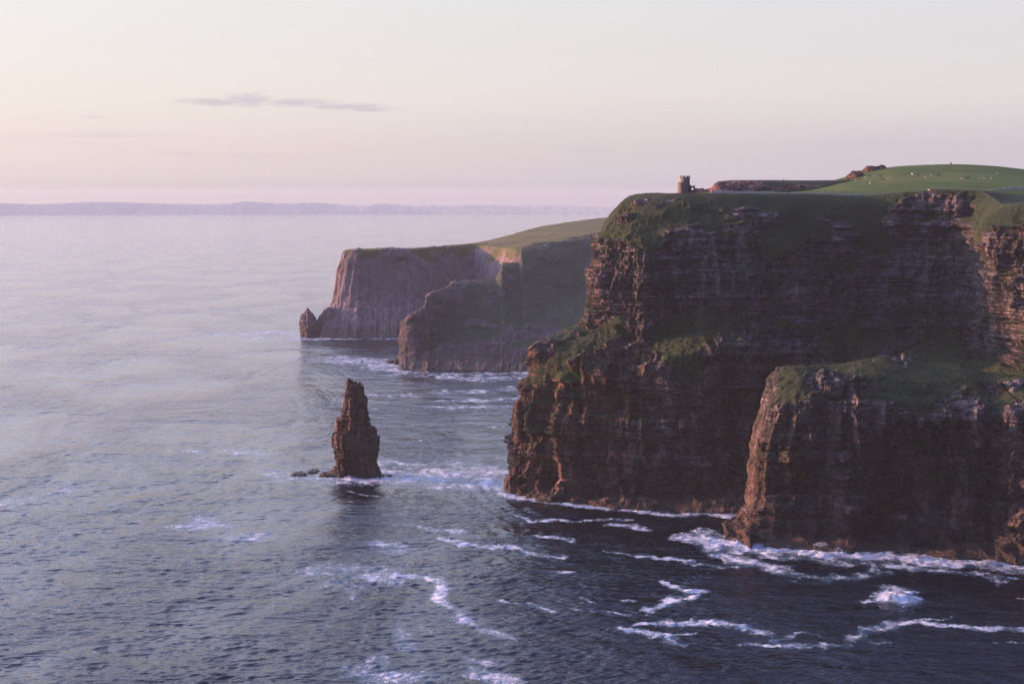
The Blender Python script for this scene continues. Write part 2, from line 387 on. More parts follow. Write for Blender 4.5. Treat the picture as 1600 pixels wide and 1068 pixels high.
def grass_material(name, c0, c1, c2, sc_=.05):
    m, nt, b, g = new_mat(name)
    geo = nn(nt, 'ShaderNodeNewGeometry'); pos = geo.outputs['Position']
    a = g.noise(pos, sc_ * .25, 5, .6, .3); bb = g.noise(pos, sc_ * 3, 6, .7); t = g.noise(g.sc3(pos, .02, .002, .02), 1, 5, .6)
    c = g.ramp(g.m('ADD', g.m('MULTIPLY', a, .6), g.m('MULTIPLY', bb, .4)), [(.34, c0), (.5, c1), (.66, c2)])
    c = g.mix(1.0, c, g.ramp(t, [(.3, (.8, .85, .8)), (.7, (1.3, 1.2, 1.1))]), 'MULTIPLY')
    g.put(b.inputs['Base Color'], c); b.inputs['Roughness'].default_value = .95; b.inputs['Specular IOR Level'].default_value = .1
    bp = nn(nt, 'ShaderNodeBump'); bp.inputs['Strength'].default_value = .5; bp.inputs['Distance'].default_value = 1.0
    g.put(bp.inputs['Height'], g.noise(pos, .4, 5, .7)); g.L(bp.outputs[0], b.inputs['Normal'])
    return m
M_field = grass_material('pasture_grass', (.028, .062, .011), (.058, .100, .019), (.13, .135, .036))
M_bank = grass_material('dark_bank_grass', (.020, .035, .012), (.035, .055, .018), (.06, .07, .03), .2)
M_hills = grass_material('hazed_limestone', (.52, .49, .44), (.54, .51, .46), (.56, .53, .48), .001)  # pale limestone, lightened further with haze painted into its colour

def stone_material(name, c0, c1, scale=1.2):
    m, nt, b, g = new_mat(name)
    geo = nn(nt, 'ShaderNodeNewGeometry'); pos = geo.outputs['Position']
    br = nn(nt, 'ShaderNodeTexNoise'); n = g.noise(g.sc3(pos, 1, 1, 2.2), scale, 5, .65); n2 = g.noise(pos, .25, 4, .5)
    c = g.ramp(n, [(.3, c0), (.7, c1)]); c = g.mix(1.0, c, g.ramp(n2, [(.3, (.75, .75, .75)), (.7, (1.2, 1.15, 1.1))]), 'MULTIPLY')
    g.put(b.inputs['Base Color'], c); b.inputs['Roughness'].default_value = .9
    bp = nn(nt, 'ShaderNodeBump'); bp.inputs['Strength'].default_value = .6; bp.inputs['Distance'].default_value = .12
    g.put(bp.inputs['Height'], n); g.L(bp.outputs[0], b.inputs['Normal'])
    return m
M_tower = stone_material('tower_stone', (.12, .095, .08), (.26, .205, .17))
M_wall = stone_material('pale_flagstone', (.48, .41, .33), (.78, .70, .58))
M_path = stone_material('gravel_path', (.34, .27, .20), (.50, .41, .31), .6)
M_dark = stone_material('dark_opening', (.008, .008, .008), (.016, .014, .014))
M_cow = [stone_material('cream_hide', (.38, .33, .28), (.54, .49, .43), 3), stone_material('brown_hide', (.10, .05, .03), (.20, .11, .06), 3), stone_material('black_hide', (.015, .013, .012), (.03, .026, .024), 3)]
M_pale = stone_material('lichen_pale_rock', (.06, .055, .052), (.22, .20, .19), .8)
M_white = stone_material('white_stone', (.5, .48, .46), (.75, .72, .7))

# ------------------------------------------------------------------ main headland
def S4(px, py, g=0.0, e=.55):     # a point on the sea line
    p = sea(px, py, 1.0); return [*p, g, e]
def A4(px, py, Y, g=0.0, e=1.0):
    p = at(px, py, Y); return [*p, g, e]
def under(c):                      # row below the water
    return [c[0], c[1] - 3, -6.0, 0.0, .6]
def shift(c, dx, dy, dz=0, g=None):
    r = list(c); r[0] += dx; r[1] += dy; r[2] += dz
    if g is not None: r[3] = g
    return r

cols = []
# rows: inland, rim, top of wall, mid wall, foot of wall, ledge rim, mid low wall, base, under
c2 = [A4(1040, 304, 1130, 1, .2), A4(984, 307, 1000, 1, .4), A4(938, 367, 972, .55), A4(921, 440, 962, 0, .7), A4(911, 501, 952, .7, .5), A4(833, 544, 926, .7, .45), A4(822, 632, 920, 0, .7), A4(798, 735, 912, 0, .8), S4(790, 764, 0, .8)]
c1 = [shift(p, 14 + 3 * i, 70, -1) for i, p in enumerate(c2)]
c0 = [shift(p, 60 + 5 * i, 220, 0) for i, p in enumerate(c2)]
cols += [c0, c1, c2]
cols.append([A4(1060, 304, 1120, 1, .2), A4(1005, 304, 985, 1, .5), A4(970, 374, 938, .4), A4(972, 440, 926), A4(974, 522, 919, .35), A4(880, 571, 905, .65, .7), A4(868, 660, 899), A4(852, 745, 893), S4(846, 776)])
cols.append([A4(1090, 303, 1110, 1, .2), A4(1035, 303, 975, 1, .5), A4(1010, 380, 926, .45), A4(1006, 450, 917), A4(1002, 528, 912, .3), A4(955, 576, 890, .05), A4(945, 670, 886), A4(935, 755, 880), S4(930, 785)])
cols.append([A4(1120, 302, 1110, 1, .2), A4(1075, 302, 970, 1, .5), A4(1065, 380, 926, .5), A4(1062, 455, 914), A4(1065, 522, 908, .95), A4(1060, 562, 880, .55), A4(1045, 680, 876), A4(1030, 760, 871), S4(1020, 793)])
cols.append([A4(1170, 302, 1110, 1, .2), A4(1150, 303, 968, 1, .5), A4(1150, 380, 926, .52), A4(1150, 455, 910), A4(1148, 518, 903, .7), A4(1145, 540, 884, .4), A4(1145, 680, 880), A4(1145, 765, 873), S4(1145, 798)])
cols.append([A4(1260, 302, 1110, 1, .2), A4(1255, 304, 975, 1, .5), A4(1260, 378, 936, .5), A4(1258, 460, 922, .1), A4(1255, 520, 912, .4), A4(1255, 570, 895, .1), A4(1250, 690, 885), A4(1250, 765, 878), S4(1250, 798)])
cols.append([A4(1350, 303, 1110, 1, .2), A4(1350, 306.5, 985, 1, .4), A4(1352, 368, 955, .5), A4(1352, 460, 940, .15), A4(1350, 530, 925, .55), A4(1345, 570, 905, .6), A4(1345, 690, 890), A4(1345, 765, 885), S4(1345, 790)])
cols.append([A4(1420, 300, 1110, 1, .2), A4(1415, 302, 978, 1, .4), A4(1415, 325, 968, .35), A4(1415, 450, 945, .25), A4(1410, 530, 925, .6), A4(1410, 575, 890, .85), A4(1410, 690, 870, .3), A4(1410, 765, 860), S4(1410, 795)])
cols.append([A4(1480, 297, 1110, 1, .2), A4(1475, 298, 965, .9, .4), A4(1475, 318, 960, .1), A4(1475, 440, 940, .05), A4(1475, 535, 920, .5), A4(1480, 585, 860, .95), A4(1480, 690, 840, .3), A4(1480, 765, 835), S4(1480, 805)])
cols.append([A4(1560, 300, 1100, 1, .2), A4(1535, 301, 955, 1, .4), A4(1515, 340, 945, .2), A4(1512, 440, 925), A4(1512, 540, 905, .3), A4(1530, 590, 845, .95), A4(1530, 690, 830, .3), A4(1530, 765, 820), S4(1530, 810)])
cols.append([A4(1610, 306, 1090, 1, .2), A4(1571, 320, 885, 1, .4), A4(1532, 372, 880, .35), A4(1548, 450, 876), A4(1555, 545, 870, .2), A4(1575, 595, 830, .9), A4(1575, 690, 820, .3), A4(1575, 765, 810), S4(1575, 815)])
cols.append([A4(1680, 312, 1080, 1, .2), A4(1622, 316, 868, 1, .4), A4(1600, 378, 846, .3), A4(1602, 450, 840), A4(1606, 550, 832, .2), A4(1620, 598, 810, .8), A4(1620, 690, 805, .3), A4(1620, 765, 800), S4(1620, 815)])
cols.append([A4(1800, 318, 1060, 1, .2), A4(1730, 318, 850, 1, .4), A4(1720, 390, 826, .3), A4(1720, 450, 822), A4(1720, 550, 812, .1), A4(1730, 600, 800, .6), A4(1730, 690, 795, .3), A4(1730, 765, 790), S4(1730, 815)])
cols.append([A4(2100, 318, 1000, 1, .2), A4(2050, 318, 760, 1, .4), A4(2050, 390, 745, .3), A4(2050, 450, 742), A4(2050, 550, 740, .1), A4(2050, 600, 730, .6), A4(2050, 690, 725, .3), A4(2050, 765, 720), S4(2050, 840)])
C_main = np.array([c + [under(c[-1])] for c in cols])
C_main[4:9, 1, 4] = .1; C_main[:, 0, 4] = .1
nfc = len(cols) - 1
fu = [.15, .35] + [1.0] * (nfc - 4) + [.5, .2]
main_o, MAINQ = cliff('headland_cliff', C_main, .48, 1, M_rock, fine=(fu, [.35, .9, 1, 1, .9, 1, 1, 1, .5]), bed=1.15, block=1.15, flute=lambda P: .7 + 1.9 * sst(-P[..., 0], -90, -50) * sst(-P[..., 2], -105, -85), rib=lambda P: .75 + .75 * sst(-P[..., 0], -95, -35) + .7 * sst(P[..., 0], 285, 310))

# ------------------------------------------------------------------ near promontory
cols = []
# rows: behind, crest, rock rim, wall, wall, foot, base
n2_ = [A4(1226, 600, 870, 1, .5), A4(1202, 590, 826, .6, .3), A4(1198, 613, 820, 0, .3), A4(1172, 690, 813, 0, .22), A4(1164, 776, 806, 0, .25), A4(1150, 815, 799, 0, .5), S4(1141, 836, 0, .5)]
n1_ = [shift(p, 22 + 2 * i, 40) for i, p in enumerate(n2_)]
n0_ = [shift(p, 60 + 2 * i, 95) for i, p in enumerate(n2_)]
cols += [n0_, n1_, n2_]
cols.append([A4(1240, 598, 865, 1, .5), A4(1228, 573, 812, .9, .4), A4(1216, 614, 790, 0, .4), A4(1187, 690, 779, 0, .35), A4(1181, 776, 775, 0, .35), A4(1172, 825, 772, 0, .6), S4(1160, 851, 0, .6)])
cols.append([A4(1260, 598, 860, 1, .5), A4(1258, 573, 812, 1, .5), A4(1245, 620, 779, .1, .7), A4(1230, 700, 773), A4(1225, 776, 770), A4(1222, 830, 768), S4(1220, 855)])
cols.append([A4(1310, 594, 860, 1, .5), A4(1305, 573, 814, 1, .5), A4(1300, 628, 773, .2), A4(1300, 700, 772), A4(1300, 776, 769), A4(1300, 835, 766), S4(1300, 860)])
cols.append([A4(1372, 588, 870, 1, .5), A4(1372, 561, 822, 1, .5), A4(1370, 634, 770, .25), A4(1370, 705, 775), A4(1370, 776, 778), A4(1370, 840, 768), S4(1370, 863)])
cols.append([A4(1430, 595, 875, 1, .5), A4(1420, 564, 824, 1, .5), A4(1430, 638, 767, .25), A4(1430, 705, 774), A4(1430, 776, 780), A4(1430, 840, 767), S4(1430, 866)])
cols.append([A4(1500, 605, 875, 1, .5), A4(1490, 574, 820, 1, .5), A4(1500, 645, 763, .25), A4(1500, 710, 766), A4(1500, 776, 766), A4(1500, 845, 760), S4(1500, 870)])
cols.append([A4(1552, 615, 865, 1, .5), A4(1545, 585, 815, 1, .5), A4(1552, 650, 760, .25), A4(1552, 710, 763), A4(1550, 780, 764), A4(1550, 845, 757), S4(1550, 873)])
cols.append([A4(1590, 620, 850, 1, .5), A4(1583, 590, 800, .8, .7), A4(1585, 652, 748, .1), A4(1584, 710, 742), A4(1584, 780, 740), A4(1572, 845, 738), S4(1568, 878)])
cols.append([A4(1650, 620, 830, 1, .5), A4(1645, 590, 790, .8, .7), A4(1650, 655, 730, .1), A4(1650, 710, 728), A4(1650, 780, 726), A4(1650, 845, 724), S4(1650, 884)])
cols.append([A4(1850, 620, 800, 1, .5), A4(1850, 590, 760, .9, .7), A4(1850, 660, 700, .1), A4(1850, 710, 698), A4(1850, 780, 697), A4(1850, 845, 695), S4(1850, 895)])
C_near = np.array([c + [under(c[-1])] for c in cols])
C_near[4:10, 5, 4] = .5; C_near[4:10, 6:, 4] = .15
def near_tweak(Q, P, N, g):
    # arched hollow in the lower wall and the twin foot of the left corner
    for (px, py, Y, rx, rz, dep) in ((1395, 800, 775, 20, 34, 9), (1470, 690, 770, 16, 10, 4), (1150, 838, 785, 3.2, 7, 7), (1178, 842, 772, 3.4, 6, 5)):
        c = at(px, py, Y)
        r = ((P[..., 0] - c[0]) / rx) ** 2 + ((P[..., 2] - c[2]) / rz) ** 2
        near = np.abs(P[..., 1] - c[1]) < 40
        w = np.where(near, sst(1.15 - r, 0, .8), 0)
        Q[..., 1] += dep * w
    return Q
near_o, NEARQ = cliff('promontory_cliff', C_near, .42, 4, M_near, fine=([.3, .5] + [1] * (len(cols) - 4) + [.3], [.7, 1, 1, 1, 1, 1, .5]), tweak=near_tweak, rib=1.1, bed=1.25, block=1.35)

# ------------------------------------------------------------------ middle headland
cols = []
def mcol(px, pt, Yt, pm, Ym, pr, Yr, pb, gt=.8, gm=.9, dx=4):
    return [A4(px + 20, pt + 20, Yt + 160, 1, .3), A4(px, pt, Yt, gt, .6), A4(px + dx, pm, Ym, gm, .6), A4(px + dx + 2, pr, Yr, .2, .6), S4(px + dx, pb, 0, .6)]
a = mcol(626, 505, 1600, 527, 1590, 548, 1583, 576, 0, 0, -2)
cols += [[shift(p, 90, 260, -20) for p in a], [shift(p, 20, 70, -5) for p in a], a]
cols.append(mcol(645, 492, 1600, 520, 1585, 548, 1575, 577.5, .2, .1, 2))
cols.append(mcol(664, 478, 1625, 520, 1590, 552, 1575, 578.5, .25, .6))
cols.append(mcol(668, 462, 1645, 512, 1605, 554, 1574, 578.5, .2, .6, 3))
cols.append(mcol(673, 460, 1650, 510, 1608, 554, 1573, 578.5, .2, .6, 3))
cols.append(mcol(692, 452, 1670, 505, 1620, 556, 1572, 578.5, .25, .6))
cols.append(mcol(711, 441, 1700, 500, 1635, 558, 1570, 578.5, .25, .6))
cols.append(mcol(748, 441, 1715, 495, 1645, 558, 1568, 579))
cols.append(mcol(777, 436, 1735, 490, 1655, 558, 1566, 579))
cols.append(mcol(786, 414, 1760, 480, 1665, 558, 1566, 579, .35))
cols.append(mcol(811, 412, 1790, 480, 1680, 556, 1564, 580, .35))
cols.append(mcol(816, 388, 1815, 470, 1690, 556, 1564, 580))
cols.append(mcol(880, 377.5, 1860, 465, 1720, 554, 1560, 580.5))
cols.append(mcol(940, 367.5, 1910, 460, 1740, 552, 1555, 581))
cols.append(mcol(1040, 352, 1980, 455, 1770, 550, 1550, 582))
C_mid = np.array([c + [under(c[-1])] for c in cols])
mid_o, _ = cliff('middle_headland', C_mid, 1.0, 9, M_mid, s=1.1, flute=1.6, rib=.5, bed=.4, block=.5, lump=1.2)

# ------------------------------------------------------------------ far headland
cols = []
def fcol(px, pr, Yr, pm, Ym, pl, Yl, pb, sk, ge=.9, dxs=(0, 0, 0)):
    return [A4(*sk, 1, .3), A4(px, pr, Yr, ge, .35), A4(px + dxs[0], pm, Ym, 0, .6), A4(px + dxs[1], pl, Yl, 0, .7), S4(px + dxs[2], pb, 0, .8)]
a = fcol(536, 393, 1985, 425, 1975, 463, 1965, 526, (552, 391.5, 2200), .6, (-7, -11, -32))
cols += [[shift(p, 160, 420, -22) for p in a], [shift(p, 24, 90, -4) for p in a], a]
cols.append(fcol(558, 391, 1975, 425, 1963, 463, 1950, 526.5, (570, 390.6, 2180), .6, (-4, -8, -12)))
cols.append(fcol(600, 390, 1990, 425, 1977, 463, 1960, 526.5, (604, 389.6, 2190), .6))
cols.append(fcol(645, 389.5, 2015, 425, 1995, 463, 1975, 525.5, (646, 389, 2210), .6))
cols.append(fcol(700, 385.5, 2060, 425, 2030, 463, 2010, 524, (702, 385, 2260), .6))
cols.append(fcol(744, 382, 2095, 420, 2060, 463, 2040, 523, (746, 379, 2290), .7))
cols.append(fcol(778, 386.5, 2020, 420, 1995, 463, 1980, 524, (788, 369.5, 2330)))
cols.append(fcol(813, 389.5, 1925, 420, 1915, 463, 1900, 526, (842, 354.5, 2500)))
cols.append(fcol(880, 380, 1960, 420, 1950, 463, 1940, 526, (885, 347.5, 2620)))
cols.append(fcol(940, 370, 2000, 420, 1990, 463, 1980, 526, (940, 340.5, 2780)))
cols.append(fcol(1040, 355, 2050, 420, 2040, 463, 2030, 526, (1050, 331, 3000)))
C_far = np.array([c + [under(c[-1])] for c in cols])
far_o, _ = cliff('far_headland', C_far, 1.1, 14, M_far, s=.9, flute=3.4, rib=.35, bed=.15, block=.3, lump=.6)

# ------------------------------------------------------------------ pasture hill behind the rim
def F4(px, py, Y): return [*at(px, py, Y), 1, 1]
rowsY = [1045, 1075, 1150, 1250, 1380, 1520, 1700]
hillc = [(1080, [304, 303, 302, 301, 300.5, 301]), (1180, [303.5, 301.5, 300, 299, 298, 299]), (1250, [303, 301, 298, 296, 295, 297]), (1330, [303, 297, 290, 283, 274, 277]),
         (1370, [303, 297, 288, 277, 264.5, 268]), (1400, [303, 296, 285, 274, 260, 264]), (1450, [301, 294, 284, 272, 257.3, 262]), (1500, [300, 292, 283, 271, 256.7, 262]),
         (1550, [300, 292, 284, 273, 259.3, 265]), (1600, [302, 293, 286, 276, 264.5, 270]), (1680, [306, 300, 292, 284, 276, 280]), (1850, [320, 315, 306, 300, 296, 300])]
C_hill = np.array([[F4(px, py, Y) for py, Y in zip([ps[0] + 14] + ps, rowsY)] for px, ps in hillc])
Gh = lattice(C_hill, 3.0)[..., :3]
Gh[..., 2] += .5 * fbm(Gh[..., 0] / 40, Gh[..., 1] / 40, Gh[..., 2] / 40, 4, 90)
HILL = Gh
field_o = link('pasture_hill', mesh_grid('pasture_hill', Gh, M_field, smooth=True), kind='structure')

# ------------------------------------------------------------------ distant hills on the horizon
hy = [(-700, 322), (-300, 316), (-150, 318), (0, 317), (60, 318), (150, 315), (250, 317.5), (330, 318.5), (380, 314.3), (430, 317), (490, 316.5), (540, 320), (600, 317.8), (640, 320.5), (720, 319.8), (800, 320), (880, 320.8), (960, 322.5), (1080, 325), (1200, 329), (1400, 333)]
Ch = []
for px, py in hy:
    Yb, Yc = 14700.0, 15000.0
    k = 1 / math.sqrt(1 + ((px - 800) / FPX) ** 2)
    b0 = at(px, 333, Yb * k); b0[2] = -2; tp = at(px, py, Yc * k); bk = at(px, py, (Yc + 400) * k); bk[2] = -2
    Ch.append([[*b0, 1, 1], [*((b0 * .5 + tp * .5) + np.array([0, 0, 12])), 1, 1], [*tp, 1, 1], [*bk, 1, 1]])
Gd = lattice(np.array(Ch), 60.0)[..., :3]
Gd[..., 2] += np.clip(Gd[..., 2] / 60, 0, 1) * (5 * fbm(Gd[..., 0] / 300, Gd[..., 1] / 300, Gd[..., 2] * 0, 4, 95))
link('distant_hills', mesh_grid('distant_hills', Gd, M_hills, smooth=True), kind='structure')

# ------------------------------------------------------------------ sea
def seg_dist(x, y, pts):
    """min of (distance/width) to a world polyline with widths"""
    best = np.full(x.shape, 9e9, np.float32)
    for (ax, ay, aw), (bx, by, bw) in zip(pts[:-1], pts[1:]):
        dx, dy = bx - ax, by - ay; l2 = dx * dx + dy * dy + 1e-6
        t = np.clip(((x - ax) * dx + (y - ay) * dy) / l2, 0, 1)
        w = aw + (bw - aw) * t
        r = np.sqrt((x - ax - t * dx) ** 2 + (y - ay - t * dy) ** 2) / w
        best = np.minimum(best, r)
    return best

# foam: picture points -> places on the water; width in metres; strength; lacy (1) or soft (0)
FOAM = [
 ([(786, 772), (850, 782), (905, 788), (960, 794), (1000, 798), (1060, 804), (1150, 803)], 6.5, 1.15, 1),
 ([(788, 762), (775, 758), (760, 755)], 16, 1.1, 1),
 ([(1085, 838), (1130, 851), (1200, 857), (1280, 860), (1340, 868), (1420, 873), (1500, 878), (1610, 886)], 13, 1.15, 1),
 ([(1250, 858), (1290, 858), (1320, 864)], 13, 1.2, 1),
 ([(1082, 840), (1120, 862), (1180, 882), (1260, 900), (1330, 904), (1385, 893)], 9, .72, 1),
 ([(1075, 878), (1150, 883), (1230, 885)], 6, .6, 1), ([(1200, 868), (1300, 878), (1400, 885), (1560, 905)], 9, .58, 1),
 ([(948, 862), (985, 865)], 2.5, .8, 1), ([(996, 865), (1040, 870), (1082, 874)], 4, .95, 1),
 ([(838, 810), (905, 813), (985, 811)], 3.5, .8, 1), ([(953, 821), (978, 819), (1008, 826)], 7, .95, 1), ([(840, 838), (868, 842), (897, 848)], 5, .8, 1),
 ([(690, 842), (740, 852), (800, 858), (880, 868)], 6, .78, 1), ([(605, 816), (660, 824), (720, 832)], 7, .75, 0), ([(800, 800), (830, 812)], 4, .6, 1),
 ([(1040, 910), (1072, 917), (1098, 924), (1050, 934), (1034, 947), (1016, 954)], 5.5, 1.0, 1),
 ([(974, 978), (1010, 988), (1030, 992), (1055, 1004)], 5.0, 1.0, 1), ([(974, 978), (1000, 973), (1040, 971)], 2.8, .85, 1), ([(1042, 970), (1080, 969), (1120, 974), (1190, 987)], 5.5, .85, 1), ([(1020, 997), (1050, 992), (1078, 987)], 2.4, .8, 1),
 ([(1160, 1004), (1200, 1006), (1260, 1010), (1330, 1006)], 4, .7, 1), ([(1200, 1000), (1250, 990), (1300, 1000)], 6, .5, 1),
 ([(1332, 998), (1352, 986), (1400, 978), (1440, 972), (1500, 978), (1560, 981), (1610, 986)], 4.5, .95, 1), ([(1345, 997), (1385, 1001)], 3.5, .85, 1), ([(1390, 975), (1440, 968), (1490, 962)], 2, .65, 1), ([(1560, 1002), (1600, 1003)], 2, .6, 1),
 ([(1362, 938), (1385, 937), (1422, 938)], 5.5, 1.2, 1), ([(1378, 930), (1400, 922), (1412, 926)], 7, 1.15, 1), ([(1590, 930), (1612, 936)], 3, .8, 1), ([(1560, 900), (1600, 905)], 3, .5, 1),
 ([(897, 952), (940, 955), (985, 958)], 2.6, .75, 1), ([(785, 936), (825, 943), (868, 956)], 3.2, .7, 1), ([(900, 934), (922, 938)], 3, .7, 1), ([(872, 894), (892, 896)], 3.5, .7, 1), ([(860, 870), (880, 875)], 3, .6, 1), ([(975, 937), (990, 937)], 3, .6, 1),
 ([(0, 785), (50, 779), (100, 767)], 20, .74, 0), ([(255, 826), (300, 822), (345, 820)], 13, .78, 0), ([(300, 800), (318, 812), (335, 822)], 14, .66, 0), ([(338, 842), (370, 838), (410, 838)], 13, .76, 0),
 ([(490, 900), (540, 902), (600, 905)], 20, .70, 0), ([(520, 888), (600, 890)], 16, .55, 0), ([(545, 915), (555, 930)], 10, .55, 0), ([(622, 896), (660, 903), (688, 914), (690, 935), (715, 957), (740, 968)], 6, .92, 1), ([(738, 970), (765, 984), (795, 998)], 4, .8, 1),
 ([(622, 984), (636, 1010)], 7, .72, 0), ([(660, 985), (700, 990)], 8, .5, 0), ([(575, 1046), (605, 1050), (635, 1058)], 14, .88, 0), ([(590, 1030), (620, 1040)], 8, .75, 0), ([(728, 1045), (760, 1052), (795, 1064)], 8, .80, 0), ([(740, 1030), (790, 1036)], 5, .6, 0), ([(585, 848), (600, 852), (630, 858)], 8, .72, 0), ([(540, 765), (590, 776)], 4, .85, 1),
 ([(425, 739), (460, 744), (520, 750), (600, 752), (660, 748)], 13, .95, 0), ([(590, 736), (650, 738), (720, 740), (790, 752)], 42, .98, 0), ([(680, 748), (740, 756), (785, 766)], 30, .9, 0), ([(620, 728), (700, 730), (790, 733)], 22, .72, 0), ([(600, 744), (640, 742), (690, 738)], 14, 1.05, 0),
 ([(525, 743), (545, 750), (575, 752), (598, 748)], 7, 1.25, 1), ([(450, 741), (480, 744)], 9, 1.0, 1),
 ([(560, 616), (600, 617), (650, 618)], 16, .72, 0), ([(690, 612), (750, 612), (815, 606)], 20, .78, 0), ([(695, 625), (760, 625), (820, 620)], 15, .78, 0), ([(665, 636), (740, 636), (790, 634)], 14, .75, 0), ([(570, 636), (650, 640)], 8, .55, 0),
 ([(535, 562), (590, 566), (620, 575)], 40, .92, 0), ([(600, 575), (640, 580), (700, 589), (770, 591), (830, 588)], 26, .85, 0), ([(680, 582), (760, 584), (830, 582)], 20, .7, 0), ([(600, 584), (660, 588)], 12, .6, 0), ([(430, 556), (540, 560)], 26, .5, 0),
 ([(355, 522), (420, 519), (468, 522)], 36, .85, 0), ([(460, 526), (490, 530), (530, 528), (612, 528)], 26, .8, 0), ([(400, 528), (470, 532)], 30, .6, 0), ([(270, 540), (380, 534)], 20, .5, 0),
 ([(110, 572), (160, 565), (210, 567)], 24, .5, 0), ([(270, 704), (350, 705), (430, 708)], 12, .62, 0), ([(640, 690), (690, 686)], 9, .6, 0), ([(770, 665), (805, 668)], 9, .55, 0), ([(640, 710), (700, 712), (780, 716)], 14, .5, 0), ([(600, 700), (760, 705)], 10, .4, 0),
]
SURF = ((852, 777, 4.5, 3.2), (945, 787, 6, 3.0), (990, 793, 4, 2), (1283, 858, 7, 3.4), (1310, 862, 4, 2.2), (1185, 855, 6, 1.8), (1150, 848, 4, 2), (1430, 872, 6, 2.0), (1545, 880, 6, 1.8), (545, 748, 4, 2.0), (534, 746, 3, 1.5), (1012, 796, 3, 1.5), (1405, 929, 5, 2.2))
def build_sea():
    dense = np.arctan(np.linspace(-900, 900, 1251) / FPX)
    side = np.radians(np.concatenate([np.linspace(22.8, 40, 30), np.linspace(45, 175, 27)]))
    ang = np.concatenate([-side[::-1], dense, side])
    # radii: one row per pixel row of a view from this height, then a few inside
    rows = np.concatenate([np.linspace(800, 120, 780), np.linspace(119.2, 28.05, 190)])
    R = H * FPX / rows
    R = np.concatenate([[2, 60, 150, 250, 330, 400, 450, 490], R]); R[-1] = SEA_R
    R = R[(R < 490.5) | (R > 500)]
    A, RR = np.meshgrid(ang, R, indexing='ij')
    x = (RR * np.sin(A)).astype(np.float32); y = (RR * np.cos(A)).astype(np.float32)
    dr = np.gradient(R)[None, :]; da = np.gradient(ang)[:, None] * RR
    z = np.zeros_like(x); rr = np.random.RandomState(3)
    # wind sea and swell: many wave trains, each only where the sheet is fine enough to carry it
    for i in range(110):
        lam = 1.5 * (9.5 / 1.5) ** (rr.rand() ** 1.1)
        th = math.radians(-78 + rr.randn() * 27)
        kx, ky = math.cos(th) * 2 * math.pi / lam, math.sin(th) * 2 * math.pi / lam
        amp = .0078 * lam ** .75 * (.5 + rr.rand())
        if lam > 12: amp *= .7
        res = np.maximum(dr * abs(math.sin(th)), da * abs(math.cos(th)))
        w = sst(lam / np.maximum(res, 1e-3), 2.2, 4.5)
        z += (w * amp * np.sin(kx * x + ky * y + rr.rand() * 6.28)).astype(np.float32)
    for i in range(7):      # long low swell
        lam = 34 + 10 * i; th = math.radians(-100 + rr.randn() * 9); kx, ky = math.cos(th) * 2 * math.pi / lam, math.sin(th) * 2 * math.pi / lam
        w = sst(lam / np.maximum(np.maximum(dr * abs(math.sin(th)), da * abs(math.cos(th))), 1e-3), 2.2, 4.5)
        z += (w * (.0016 * lam) * np.sin(kx * x + ky * y + 2.5 * fbm(x / 200, y / 200, x * 0, 2, 210 + i) + rr.rand() * 6.28)).astype(np.float32)
    # calmer and rougher patches
    patch = .8 + .45 * fbm(x / 90, y / 160, x * 0, 3, 200)
    z *= patch
    z = np.where(z > 0, z * (1 + .5 * z), z)
    # foam
    foam = np.zeros_like(x); soft = np.zeros_like(x); lift = np.zeros_like(x)
    wx = 5.0 * fbm(x / 14, y / 20, x * 0, 5, 300, .62); wy = 8.0 * fbm(x / 14 + 50, y / 20, x * 0, 5, 310, .62)
    along = .62 + .75 * (vnoise(x / 17, y / 17, x * 0, 360) * .5 + .5)
    cell = 1 - np.abs(fbm(x / 3.6, y / 5, x * 0, 4, 320)) * 3.0           # lacy web
    grain = fbm(x / 2.4, y / 3.6, x * 0, 4, 330)
    big = fbm(x / 16, y / 26, x * 0, 4, 340)
    for pts, wd, st, lace in FOAM:
        wd = wd * (1.0 if lace and st < 1.05 else 1.25)
        wp = []
        for (px, py) in pts:
            q = sea(px, py); wp.append((q[0], q[1], wd))
        X0, X1 = min(p[0] for p in wp) - 3 * wd, max(p[0] for p in wp) + 3 * wd
        Y0, Y1 = min(p[1] for p in wp) - 3 * wd, max(p[1] for p in wp) + 3 * wd
        mk = (x > X0) & (x < X1) & (y > Y0) & (y < Y1)
        if not mk.any(): continue
        k = wd / 6
        xs, ys = x[mk] + wx[mk] * (.9 + .4 * k), y[mk] + wy[mk] * (.9 + .4 * k)
        r = seg_dist(xs, ys, wp)
        body = np.clip(1.25 - r, 0, 1.25) * st
        if st < 1.05: body = body * along[mk]
        if lace:
            f = np.clip(body + .30 * big[mk] + .12 * grain[mk] - .10, 0, 1.1) * np.clip(body * 2.2, 0, 1) * .92
        else:
            f = .74 * np.clip(body + .40 * big[mk] + .15 * grain[mk] - .05, 0, 1.1) * np.clip(body * 1.6, 0, 1)
        foam[mk] = np.maximum(foam[mk], f)
        if st > 1.0: lift[mk] = np.maximum(lift[mk], np.clip(1 - r, 0, 1))
    z += lift * (.1 + .8 * np.clip(fbm(x / 4, y / 4, x * 0, 4, 350) + .15, 0, 1))
    # one breaking crest
    q = sea(1402, 936); rx = (x - q[0]) / 9.5; ry = (y - q[1]) / 5.0
    z += 2.4 * np.exp(-(rx ** 2) * 1.3 - np.where(ry < 0, 3.5, 1.0) * ry ** 2) * (1 + .5 * grain)
    # spray thrown up where the swell meets rock
    for px, py, w_, h_ in SURF:
        q = sea(px, py); rx = (x - q[0]) / w_; ry = (y - q[1]) / 4.0
        bump = np.exp(-rx ** 2 - ry ** 2)
        z += .3 * h_ * bump * (1 + 1.2 * grain); foam = np.maximum(foam, bump * 1.1)
